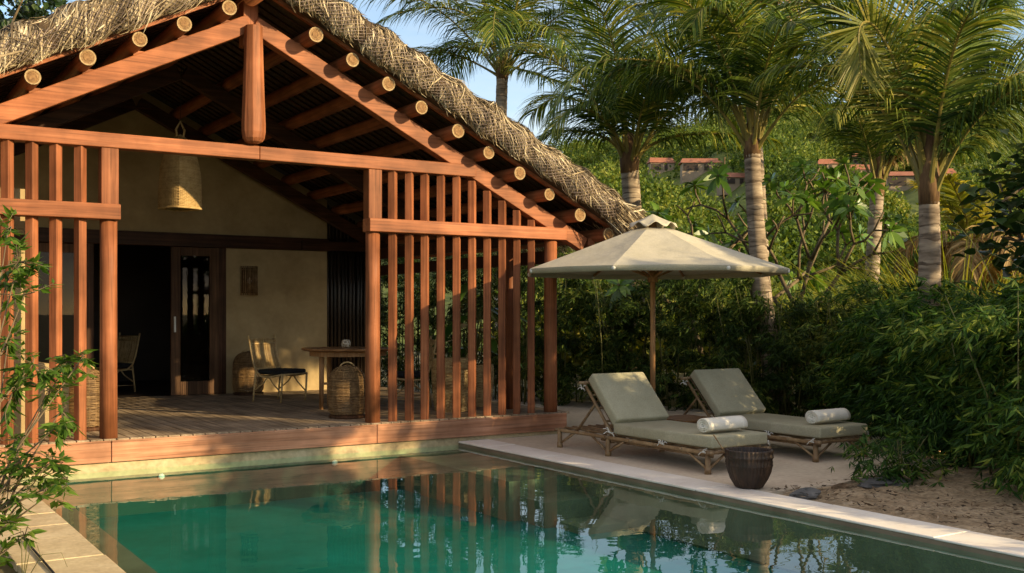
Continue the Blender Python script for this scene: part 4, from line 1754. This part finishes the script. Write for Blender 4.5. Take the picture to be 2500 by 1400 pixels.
def palm(lab, base, top, r0, r1, seed, nf=14, Lf=3.2, dry=0, curves=(), sheath=.55, elo=.55, group='coconut palms behind the hedge', az0=0.0):
    rg = np.random.default_rng(seed)
    base = np.array(base, float); top = np.array(top, float)
    t = thing('coconut_palm', lab, 'palm', tuple(base), group)
    m = MB()
    n = 130
    q = np.linspace(0, 1, n)
    H = np.linalg.norm(top - base)
    lean = top - base
    sgn_ = 1 if seed % 2 else -1
    P = base + lean * q[:, None]
    P[:, 0] += .10 * np.sin(q * pi) * sgn_
    R = r0 + (r1 - r0) * q ** .8 + .06 * np.exp(-q * 9)
    nr = int(H / .085)
    ph = (q * nr + .25 * np.sin(q * 23 + seed)) % 1
    R = R * (1 + .055 * (1 - ph) - .03)
    m.tube(P, list(R), 16)
    m.m = 1
    for k in range(1, nr):                              # leaf scars
        qq = (k + rg.uniform(-.25, .25)) / nr
        if rg.random() < .2:
            continue
        c = base + lean * qq
        c[0] += .10 * sin(qq * pi) * sgn_
        rr = (r0 + (r1 - r0) * qq ** .8 + .06 * np.exp(-qq * 9)) * rg.uniform(1.0, 1.02)
        hgt = rg.uniform(.005, .017)
        tl = rg.normal(0, .05, 2)
        dz = np.array([tl[0] * hgt, tl[1] * hgt, hgt])
        nv = 16
        ring = []
        pa = rg.uniform(0, 6.28)
        for zz_, k2 in ((-1, .985), (0, 1.008), (1, .985)):
            for j in range(nv):
                a = 2 * pi * j / nv
                wob = .010 * sin(2 * a + k * 1.7) + .006 * sin(5 * a + k)
                k2_ = k2 + (.016 * sin(a + pa) + .010 * sin(3 * a + 2 * pa)) * (zz_ == 0)
                ring.append(c + np.array([rr * k2_ * cos(a), rr * k2_ * sin(a), zz_ * hgt * (1 + .6 * sin(a * 3 + k)) + wob]))
        F = [(i * nv + j, i * nv + (j + 1) % nv, (i + 1) * nv + (j + 1) % nv, (i + 1) * nv + j) for i in range(2) for j in range(nv)]
        m.add(ring, F)
    m.build('trunk', [bark, ring_m], t, smooth=True)
    m = MB()
    m.tube([top - np.array([0, 0, .10]), top + np.array([0, 0, sheath * .25]), top + np.array([0, 0, sheath * .6]), top + np.array([0, 0, sheath * 1.1])],
           [r1 * 1.0, r1 * 1.12, r1 * .82, r1 * .3], 14)
    m.build('crown_shaft', sheath_m, t, smooth=True)
    hub = top + np.array([0, 0, sheath * .35])
    for i in range(nf):
        q = i / (nf - 1)
        az = az0 + i * 2.39996 + rg.uniform(-.25, .25)
        e0 = radians(86) * (1 - q) + elo * q + rg.uniform(-.08, .08)
        bend = radians(64) + radians(50) * q + rg.uniform(-.2, .25)
        L = Lf * (.85 + .2 * sin(pi * min(1, q + .15))) * rg.uniform(.9, 1.1)
        m = MB()
        o = hub + np.array([cos(az), sin(az), 0]) * r1 * .6 - np.array([0, 0, sheath * .3 * q])
        frond(m, o, az, e0, L, bend, rg, hang=.26 + .55 * q, ll=.93 * Lf / 3.0)
        m.build('frond', [palm_dry if i >= nf - dry else palm_leaf, palm_stem], t)
    for kind, hang, ll, pts in curves:                  # midribs followed point by point
        cp = [at(*p) for p in pts]
        cp[0] = hub + (cp[0] - hub) * .5 if np.linalg.norm(cp[0] - hub) < .6 else cp[0]
        m = MB()
        leaf_along(m, smooth_curve(cp), rg, hang, 88, ll, stem=(.060, .036, .024, .005), face=kind.isupper())
        m.build('frond', [{'g': palm_gold, 'n': palm_leaf, 'd': palm_dry}[kind.lower()], palm_stem], t)
    return t


def gp(x, d):
    p = at(x, 768, d)
    return (p[0], p[1], 0.0)


palm('coconut palm with ringed trunk rising just behind the tip of the thatched roof', gp(1543, 18.0), at(1537, 410, 18.0), .165, .150, 3, 14, 3.3, az0=.4, elo=.9, curves=[
    ('n', .9, .62, [(1560, 400, 18), (1590, 355, 18), (1650, 333, 17.8), (1740, 327, 17.6), (1830, 330, 17.4), (1912, 350, 17.3)]),
    ('n', .8, .80, [(1522, 390, 18), (1490, 345, 18), (1430, 322, 18), (1360, 322, 18), (1315, 345, 18), (1290, 385, 18)]),
    ('n', .7, .85, [(1525, 380, 18), (1490, 310, 17.6), (1440, 270, 17.2), (1390, 270, 17), (1350, 310, 16.8)]),
    ('n', .7, .8, [(1548, 380, 18), (1580, 290, 17.8), (1625, 235, 17.5), (1680, 215, 17.2), (1730, 240, 17), (1760, 290, 17)])])
palm('coconut palm with the thick leaning trunk behind the right edge of the parasol', gp(1905, 15.6), at(1836, 372, 15.6), .155, .115, 6, 13, 3.2, az0=1.3, elo=.9, curves=[
    ('n', .55, .85, [(1820, 345, 15.6), (1800, 280, 15.5), (1765, 230, 15.4), (1690, 178, 15.2), (1600, 150, 15), (1480, 148, 14.8), (1400, 190, 14.6), (1345, 275, 14.5)]),
    ('n', .6, .75, [(1855, 345, 15.6), (1868, 285, 15.6), (1900, 225, 15.7), (1960, 150, 15.8), (2030, 130, 15.9), (2085, 160, 16)]),
    ('n', .6, .8, [(1840, 340, 15.6), (1835, 240, 15.4), (1815, 120, 15), (1775, 40, 14.7), (1720, 20, 14.4), (1690, 60, 14.2)])])
palm('slim straight coconut palm farther back, second trunk from the right', gp(2132, 20.0), at(2142, 468, 20.0), .148, .122, 8, 11, 3.2, az0=.9, elo=1.0, sheath=.8, curves=[
    ('n', .8, .85, [(2138, 440, 20), (2128, 360, 19.8), (2095, 275, 19.4), (2030, 215, 18.8), (1950, 186, 18.2), (1850, 186, 17.6), (1770, 210, 17), (1722, 262, 16.6)]),
    ('n', .8, .80, [(2152, 440, 20), (2180, 370, 20), (2225, 330, 20), (2280, 330, 20), (2330, 360, 20)]),
    ('d', .9, .7, [(2150, 450, 20), (2170, 400, 20), (2205, 365, 20), (2240, 375, 20), (2262, 420, 20)])])
palm('nearest coconut palm with the thickest trunk and a bright curled yellow frond', gp(2238, 12.6), at(2268, 480, 12.6), .165, .115, 11, 10, 3.0, az0=2.0, sheath=.75, elo=1.1, curves=[
    ('G', .06, .82, [(2258, 440, 12.6), (2245, 350, 12.5), (2215, 230, 12.3), (2170, 120, 12.1), (2135, 65, 12), (2108, 55, 11.9), (2096, 90, 11.8), (2104, 190, 11.8)]),
    ('N', .15, .85, [(2265, 420, 12.6), (2250, 280, 12.6), (2235, 100, 12.7), (2222, -60, 12.8), (2200, -160, 13)]),
    ('N', .35, .8, [(2285, 440, 12.6), (2320, 340, 12.7), (2380, 255, 12.8), (2450, 195, 12.9), (2530, 165, 13)]),
    ('n', .8, .75, [(2290, 450, 12.6), (2325, 355, 12.5), (2375, 290, 12.4), (2450, 235, 12.3), (2530, 215, 12.2)]),
    ('n', .9, .55, [(2290, 460, 12.6), (2330, 370, 12.8), (2390, 310, 13), (2450, 296, 13.2), (2530, 305, 13.4)]),
    ('N', .25, .8, [(2280, 430, 12.6), (2305, 300, 12.7), (2345, 150, 12.9), (2400, 60, 13.1), (2470, 20, 13.2)])])
palm('tall coconut palm standing highest behind the middle of the thatched roof', gp(1232, 24.0), at(1226, 190, 24.0), .16, .13, 14, 16, 4.1, az0=.2, elo=.5, curves=[
    ('n', .5, .9, [(1220, 150, 24), (1170, 60, 23.5), (1090, 20, 23), (980, 30, 22.5), (890, 80, 22)]),
    ('n', .6, .9, [(1235, 150, 24), (1270, 170, 23.5), (1330, 190, 23), (1420, 220, 22.5)]),
    ('n', .7, .9, [(1220, 170, 24), (1180, 130, 24), (1110, 115, 24), (1040, 145, 24), (1000, 200, 24)])])
palm('coconut palm whose crown fills the top edge above the thick leaning trunk', gp(1868, 23.0), at(1828, 130, 23.0), .16, .13, 17, 17, 4.1, az0=1.1, elo=.45, curves=[
    ('g', .6, .8, [(1825, 90, 23), (1780, 0, 22), (1725, -40, 21), (1690, -10, 20.3), (1682, 60, 20), (1682, 120, 20)]),
    ('d', .6, .8, [(1835, 90, 23), (1870, 0, 22), (1910, -60, 21), (1932, -30, 20.3), (1938, 50, 20)])])

# withered small palm
p = gp(2372, 16.0)
t = thing('withered_palm', 'short withered palm with brown hanging fronds right of the thickest palm trunk', 'palm', p)
rg = np.random.default_rng(31)
m = MB()
m.tube([p, (p[0], p[1], 1.9), (p[0], p[1], 2.5)], [.16, .14, .1], 12)
m.build('trunk', sheath_m, t, smooth=True)
for i in range(15):
    m = MB()
    grn = i < 5
    az = i * 2.4
    frond(m, (p[0], p[1], 2.45), az, radians(72) if grn else rg.uniform(.3, 1.0), 1.3 if grn else 1.5, .8 if grn else rg.uniform(2.0, 2.8), rg, .4 if grn else 1.0, 46, .5, 1.1, wid=.016)
    m.build('frond', [palm_gold if grn else palm_dry, palm_stem], t)

# ------------------------------------------------------------------ frangipani
def frangipani(lab, base, H, seed, spread):
    rg = np.random.default_rng(seed)
    t = thing('frangipani', lab, 'frangipani', tuple(base), 'frangipani trees over the hedge')
    mw, ml = MB(), MB()
    tips = []
    a00 = rg.uniform(0, pi)

    def grow(p, d, L, r, lev):
        p = Vector(p)
        d = Vector(d).normalized()
        e = p + d * L + Vector((0, 0, .06 * L))
        mid = p.lerp(e, .5) + Vector(rg.normal(0, .05 * L, 3))
        mw.tube([p, mid, e], [r, r * .88, r * .8], 8)
        if lev == 0:
            tips.append((e, (e - mid).normalized()))
            return
        k = 3 if rg.random() < .15 else 2
        a0 = rg.uniform(0, 2 * pi)
        for i in range(k):
            a = a0 + 2 * pi * i / k + rg.uniform(-.4, .4)
            o = d.orthogonal().normalized()
            b2 = d.cross(o)
            nd = d * .75 + (o * cos(a) + b2 * sin(a)) * spread + Vector((0, 0, .18))
            grow(e, nd, L * rg.uniform(.58, .80), r * .74, lev - 1)
    for k in range(2):
        a = a00 + k * pi + rg.uniform(-.4, .4)
        grow((base[0] + .1 * cos(a), base[1] + .1 * sin(a), 0), (cos(a) * .35, sin(a) * .35, 1), H * .34, .05, 4)
    for e, d in tips:
        if rg.random() < .36:
            continue
        n = rg.integers(9, 15)
        for i in range(n):
            a = i * 2.4
            o = d.orthogonal().normalized()
            b2 = d.cross(o)
            el = rg.uniform(-.25, .8)
            ld = (o * cos(a) + b2 * sin(a)) * cos(el) + d * sin(el)
            L = rg.uniform(.20, .33)
            c = np.array(e - d * .05)
            ldn = unit(np.array(ld))
            S = unit(np.cross(ldn, np.array(d) + rg.normal(0, .2, 3)))
            q = np.linspace(0, 1, 5)
            pts = c + ldn * (L * q)[:, None] - np.array([0, 0, 1]) * (.30 * L * q ** 2)[:, None]
            ml.strips(pts[None], S[None], (np.array([.006, .026, .040, .034, .003]) * L / .25)[None])
    mw.build('trunk', frang_wood, t, smooth=True)
    ml.build('leaves', frang_leaf, t)
    return t


frangipani('frangipani with twisted bare branches left of the leaning palm trunk', gp(1765, 17.6), 4.0, 5, .80)
frangipani('frangipani with broad leaf rosettes right of the leaning palm trunk', gp(1965, 17.0), 3.8, 12, .60)

# reeds
def reeds(x, d, n, h, lab, seed, w=.5):
    rg = np.random.default_rng(seed)
    p = gp(x, d)
    m = MB()
    a = rg.uniform(0, 2 * pi, n)
    r = np.abs(rg.normal(0, w, n))
    P0 = np.stack([p[0] + r * np.cos(a), p[1] + r * np.sin(a), np.zeros(n)], 1)
    D = unit(np.stack([np.cos(a) * .25 + rg.normal(0, .12, n), np.sin(a) * .25 + rg.normal(0, .12, n), np.ones(n)], 1))
    L = h * rg.uniform(.6, 1.1, n)
    K = 5
    pts = np.zeros((n, K, 3))
    pts[:, 0] = P0
    cur = D
    for k in range(1, K):
        pts[:, k] = pts[:, k - 1] + cur * (L / (K - 1))[:, None]
        cur = unit(cur + np.stack([np.cos(a) * .22, np.sin(a) * .22, np.full(n, -.12 * k)], 1) * rg.uniform(.3, 1.5, (n, 1)))
    side = unit(np.cross(D, rg.normal(0, 1, (n, 3))))
    m.strips(pts, side, (.012 * rg.uniform(.6, 1.4, n))[:, None] * np.array([.7, 1, .9, .6, .1])[None])
    return tag(m.build('reed_clump', reed_leaf, at0=p), lab, 'reeds', 'reed clumps behind the hedge')


reeds(2330, 15.2, 700, 2.9, 'sunlit yellow green reed clump directly right of the thickest palm trunk', 1)
reeds(2200, 18.0, 600, 2.7, 'reed clump in the gap between the slim and the thickest palm trunk', 2)
reeds(2065, 19.0, 500, 2.6, 'yellow grassy clump behind the right frangipani', 3)
reeds(2440, 17.0, 600, 2.8, 'reed clump behind the withered palm, farthest right', 4)

# ------------------------------------------------------------------ hedges
def along(poly, n, rg):
    poly = np.array(poly, float)
    seg = np.linalg.norm(np.diff(poly[:, :2], axis=0), axis=1)
    cum = np.concatenate([[0], np.cumsum(seg)])
    s = rg.uniform(0, cum[-1], n)
    out = np.stack([np.interp(s, cum, poly[:, k]) for k in range(poly.shape[1])], 1)
    tx = np.interp(s + .05, cum, poly[:, 0]) - np.interp(s - .05, cum, poly[:, 0])
    ty = np.interp(s + .05, cum, poly[:, 1]) - np.interp(s - .05, cum, poly[:, 1])
    t = unit(np.stack([tx, ty], 1))
    return out, t, s


def bamboo_leaves(m, P, out, rg, k=5, L=.12, droop=.5):
    """fans of narrow leaves at twig points"""
    n = len(P)
    P = np.repeat(P, k, 0)
    out = np.repeat(out, k, 0)
    N = n * k
    fan = np.tile(np.linspace(-1.0, 1.0, k), n) + rg.normal(0, .2, N)
    ax = np.stack([-out[:, 1], out[:, 0], np.zeros(N)], 1)
    D = unit(out * np.cos(fan)[:, None] + ax * np.sin(fan)[:, None] + np.array([0, 0, 1]) * (-droop * rg.uniform(.0, 2.0, N))[:, None])
    S = unit(np.cross(D, np.array([0, 0, 1.0]) + rg.normal(0, .45, (N, 3))))
    ll = L * rg.uniform(.6, 1.3, N)
    m.leaves(P, D, S, ll, ll * rg.uniform(.13, .2, N))


def hedge(name, lab, poly, n, seed, thick, leafL, mat, culms, zlow=.05, lump=.25, k=5):
    """poly rows: x, y, height"""
    rg = np.random.default_rng(seed)
    t = thing(name, lab, 'hedge', (poly[0][0], poly[0][1], 0))
    n0, n = n, max(20, n // 30)
    A, T, s = along(poly, n, rg)
    nrm = np.stack([-T[:, 1], T[:, 0]], 1)
    # lumpy crown: height varies along, sprays stick out
    hh = A[:, 2] * (1 + .10 * np.sin(s * 2.1 + seed) + .07 * np.sin(s * 5.3 + 1))
    z = zlow + (hh - zlow) * rg.random(n) ** .95
    wv = thick * (1 + lump * np.sin(s * 3.1 + z * 2.7) + lump * .6 * np.sin(s * 7.7 - z * 4.1))
    w = np.clip(rg.normal(0, .55, n), -1.25, 1.25) * wv * (1 - .35 * (z / hh) ** 3)
    P = np.stack([A[:, 0] + nrm[:, 0] * w, A[:, 1] + nrm[:, 1] * w, z + rg.normal(0, .05, n)], 1)
    o2 = np.stack([nrm[:, 0] * np.sign(w), nrm[:, 1] * np.sign(w), np.zeros(n)], 1) + rg.normal(0, .6, (n, 3)) * np.array([1, 1, .3])
    o2 = unit(o2)
    idx = rg.integers(0, n, n0)                          # leafy sprays round twig centres, leaving gaps between
    out = o2[idx]
    ln = rg.uniform(-.16, .30, n0)
    P = P[idx] + out * ln[:, None] + rg.normal(0, .055, (n0, 3)) + np.array([0, 0, 1.0]) * (.10 - .9 * ln ** 2)[:, None]
    P[:, 2] = np.maximum(P[:, 2], .03)
    o2 = unit(out + rg.normal(0, .45, (n0, 3)))
    m = MB()
    bamboo_leaves(m, P, o2, rg, k, leafL)
    m.build('foliage', mat, t)
    m = MB()
    A, T, s = along(poly, culms, rg)
    for i in range(culms):
        x, y, h = A[i]
        w = rg.normal(0, .35) * thick
        x += -T[i, 1] * w
        y += T[i, 0] * w
        l = rg.normal(0, .16, 2)
        m.tube([(x, y, 0), (x + l[0] * .4, y + l[1] * .4, h * .5), (x + l[0] * 1.3, y + l[1] * 1.3, h * 1.02)], [.012, .009, .003], 5)
    m.build('culms', culm_m, t, smooth=True)
    return t


hedge('bamboo_hedge', 'dense dark bamboo hedge running behind the parasol and loungers',
      [(8.7, 19.5, 3.3), (9.0, 16.8, 3.2), (9.6, 14.6, 2.5), (9.9, 13.9, 2.1), (10.9, 12.2, 1.98), (11.6, 10.4, 1.68), (12.2, 8.6, 1.55)], 26000, 41, .75, .12, bam_leaf, 150)
hedge('bamboo_thicket', 'tall loose bamboo thicket with leaves coloured as if sunlit on the right of the patio',
      [(11.6, 9.0, 1.55), (10.3, 7.7, 1.42), (9.5, 6.3, 1.40), (8.65, 5.4, 1.55), (8.25, 4.6, 1.62), (8.15, 3.8, 1.15), (8.1, 2.6, .85), (8.1, 1.0, .8)], 27000, 43, .72, .125, bam_leaf_r, 90, .02)

# taller bamboo beyond the right edge, its leafy tops throwing dappled shade on the beam and the posts
hedge('tall_bamboo', 'tall bare stemmed bamboo with leafy tops standing beyond the right edge of the photo',
      [(8.0, 2.7, 3.7), (8.6, 2.0, 3.9), (9.4, 1.5, 3.8)], 2300, 47, .45, .13, bam_leaf_r, 16, 2.5, .3)

hedge('tall_hedge', 'tall leafy screen of bamboo beyond the right edge of the photo, shading the loungers',
      [(10.0, 2.3, 3.9), (11.4, 2.5, 4.1), (14.2, 3.2, 4.2)], 10500, 53, .5, .15, bam_leaf_r, 60, .2)

# low leafy tuft at the patio edge
p = (7.62, 5.85, .04)
t = thing('leafy_tuft', 'low leafy tuft growing over the slate slab', 'plant', p)
rg = np.random.default_rng(8)
m = MB()
n = 260
P = np.stack([p[0] + rg.normal(0, .22, n), p[1] + rg.normal(0, .18, n), .08 + np.abs(rg.normal(0, .2, n))], 1)
bamboo_leaves(m, P, unit(rg.normal(0, 1, (n, 3)) * np.array([1, 1, .3])), rg, 5, .10)
m.build('foliage', bam_leaf_r, t)
m = MB()
for i in range(9):
    a = rg.uniform(0, 2 * pi)
    m.tube([p, (p[0] + .1 * cos(a), p[1] + .1 * sin(a), .2), (p[0] + .3 * cos(a), p[1] + .25 * sin(a), .42)], [.008, .006, .003], 5)
m.build('stems', culm_m, t, smooth=True)

# long arching canes on the right
rg = np.random.default_rng(77)
t = thing('arching_canes', 'thin pale canes arching out of the bamboo thicket at the right edge', 'canes', (9.3, 5.0, 0))
for i in range(9):
    m = MB()
    x, y = 9.0 + rg.normal(0, .3), 4.9 + rg.normal(0, .5)
    a = rg.uniform(pi * .55, pi * 1.15)
    h = rg.uniform(1.9, 2.6)
    r = rg.uniform(.5, 1.2)
    pts = [(x + r * q ** 2.2 * cos(a), y + r * q ** 2.2 * sin(a), h * (1.25 * q - .32 * q ** 2.6)) for q in np.linspace(0, 1, 12)]
    m.tube(pts, list(np.linspace(.008, .002, 12)), 5)
    m.build('cane', culm_m, t, smooth=True)

# broad leaved tree on the far right
p = gp(2560, 10.6)
t = thing('broadleaf_tree', 'dark broad leaved tree cut off by the right edge of the photo', 'tree', p)
rg = np.random.default_rng(19)
m = MB()
m.tube([p, (p[0], p[1] + .1, 1.4), (p[0] + .1, p[1], 3.0)], [.10, .08, .05], 10)
cl = []
for i in range(16):
    c = at(rg.uniform(2425, 2640), rg.uniform(350, 650), 10.6 + rg.uniform(-.5, .5))
    cl.append(c)
    m.tube([(p[0], p[1], 1.2 + .1 * i), (p[0] + (c[0] - p[0]) * .5, p[1] + (c[1] - p[1]) * .5, (1.4 + .1 * i + c[2]) / 2), c], [.03, .02, .01], 6)
m.build('trunk', frang_wood, t, smooth=True)
m = MB()
for c in cl:
    for j in range(38):
        e = c + rg.normal(0, .17, 3)
        a = rg.uniform(0, 2 * pi)
        broad_leaf(m, e, (cos(a), sin(a), rg.uniform(-.6, .5)), (rg.normal(0, .3), rg.normal(0, .3), 1), rg.uniform(.12, .19), rg.uniform(.11, .17), 5)
m.build('crown', dark_leaf, t, smooth=True)

# tree beyond the roof, upper left
p = gp(-20, 30)
t = thing('background_tree', 'dark leafy tree showing above the left end of the thatched roof', 'tree', p)
rg = np.random.default_rng(23)
m = MB()
m.tube([p, (p[0], p[1], 4), (p[0] + .3, p[1], 8)], [.3, .22, .12], 10)
cen, rad, nl = [], [], []
for i in range(26):
    c = at(rg.uniform(-230, 110), rg.uniform(-60, 190), 30 + rg.uniform(-2, 2))
    cen.append(c)
    rad.append(rg.uniform(.5, .95))
    nl.append(260)
    m.tube([(p[0] + .1, p[1], 5 + rg.uniform(0, 2)), (p[0] * .5 + c[0] * .5, p[1] * .5 + c[1] * .5, c[2] - .8), c], [.07, .05, .02], 5)
m.build('trunk', frang_wood, t, smooth=True)
m = MB()
bush_cloud(m, cen, rad, nl, .22, rg, .9)
m.build('crown', dark_leaf, t)

# ------------------------------------------------------------------ foreground shrub on the left
rg = np.random.default_rng(52)
root = at(-70, 1330, 6.1)
root[2] = 0
t = thing('garden_shrub', 'sunlit leafy shrub leaning over the sandstone path at the left edge', 'shrub', tuple(root))
mw, ml = MB(), MB()
CL = [(20, 560, 40, 60, 60), (45, 640, 55, 60, 80), (60, 720, 60, 50, 70), (15, 690, 40, 90, 70), (20, 830, 45, 60, 60), (80, 890, 80, 50, 130), (165, 880, 60, 40, 110),
      (120, 950, 70, 40, 100), (30, 960, 50, 60, 90), (150, 1000, 40, 40, 60), (140, 1040, 35, 30, 35), (40, 1070, 50, 40, 60), (50, 1130, 70, 45, 90), (130, 1125, 55, 35, 80),
      (90, 1170, 70, 40, 90), (165, 1165, 35, 30, 45), (20, 1200, 60, 50, 80), (110, 1215, 50, 25, 45), (20, 1280, 60, 40, 60), (60, 1310, 40, 25, 35), (5, 1350, 40, 40, 40), (205, 868, 25, 20, 25)]
for (cx_, cy_, sx_, sy_, nn) in CL:
    dd = 6.1 + rg.normal(0, .22)
    c = at(cx_, cy_, dd)
    j = root + np.array([rg.normal(0, .08), rg.normal(0, .08), 0])
    m1 = j + (c - j) * np.array([.35, .35, .55]) + rg.normal(0, .04, 3)
    mw.tube([j, m1, c], [.010, .007, .003], 5)
    nt_ = max(4, nn // 8)
    for k in range(nt_):                                    # twigs carrying compound leaves
        e = at(cx_ + rg.normal(0, sx_ * .55), cy_ + rg.normal(0, sy_ * .55), dd + rg.normal(0, .12))
        mw.tube([c, (c + e) / 2 + rg.normal(0, .02, 3), e], [.003, .0025, .0015], 4)
        out = unit((e - c)[None] + rg.normal(0, .03, (1, 3)))[0]
        nlv = 9
        P = np.array([c + (e - c) * q for q in np.linspace(.45, 1.0, nlv)])
        sgn_ = np.where(np.arange(nlv) % 2, 1, -1)[:, None]
        sd = unit(np.cross(out, [0, 0, 1.0]))
        D = unit(out[None] * .8 + sd[None] * sgn_ * rg.uniform(.3, 1.0, (nlv, 1)) + np.array([0, 0, -.3]) + rg.normal(0, .25, (nlv, 3)))
        S = unit(np.cross(D, np.array([0, 0, 1.0]) + rg.normal(0, .35, (nlv, 3))))
        L = rg.uniform(.05, .10, nlv)
        ml.leaves(P, D, S, L, L * .36)
mw.build('branches', frang_wood, t, smooth=True)
ml.build('leaves', shrub_leaf, t)
# grass stalks by the path
t = thing('grass_tuft', 'few dry arching grass stalks beside the sandstone path in the near corner', 'grass', tuple(at(55, 1400, 5.7) * np.array([1, 1, 0])))
m = MB()
b0 = at(55, 1400, 5.7) * np.array([1, 1, 0])
for x_, y_, k in ((50, 1290, 0), (75, 1312, .04), (150, 1350, .08), (90, 1330, .1)):
    e = at(x_, y_, 5.75)
    mid = (b0 + e) / 2 + np.array([0, 0, .08])
    m.tube([b0, mid, e, e + np.array([.03, .0, -k])], [.0025, .002, .0015, .001], 4)
m.build('stalks', culm_m, t, smooth=True)
# hose along the path
m = MB()
m.tube([(1.03, y, .052 + .002 * sin(y * 3)) for y in np.linspace(3, 7.3, 20)], .007, 6)
tag(m.build('hose', black_fab, smooth=True, at0=(1.03, 5, .05)), 'thin black hose lying along the sandstone path', 'hose')
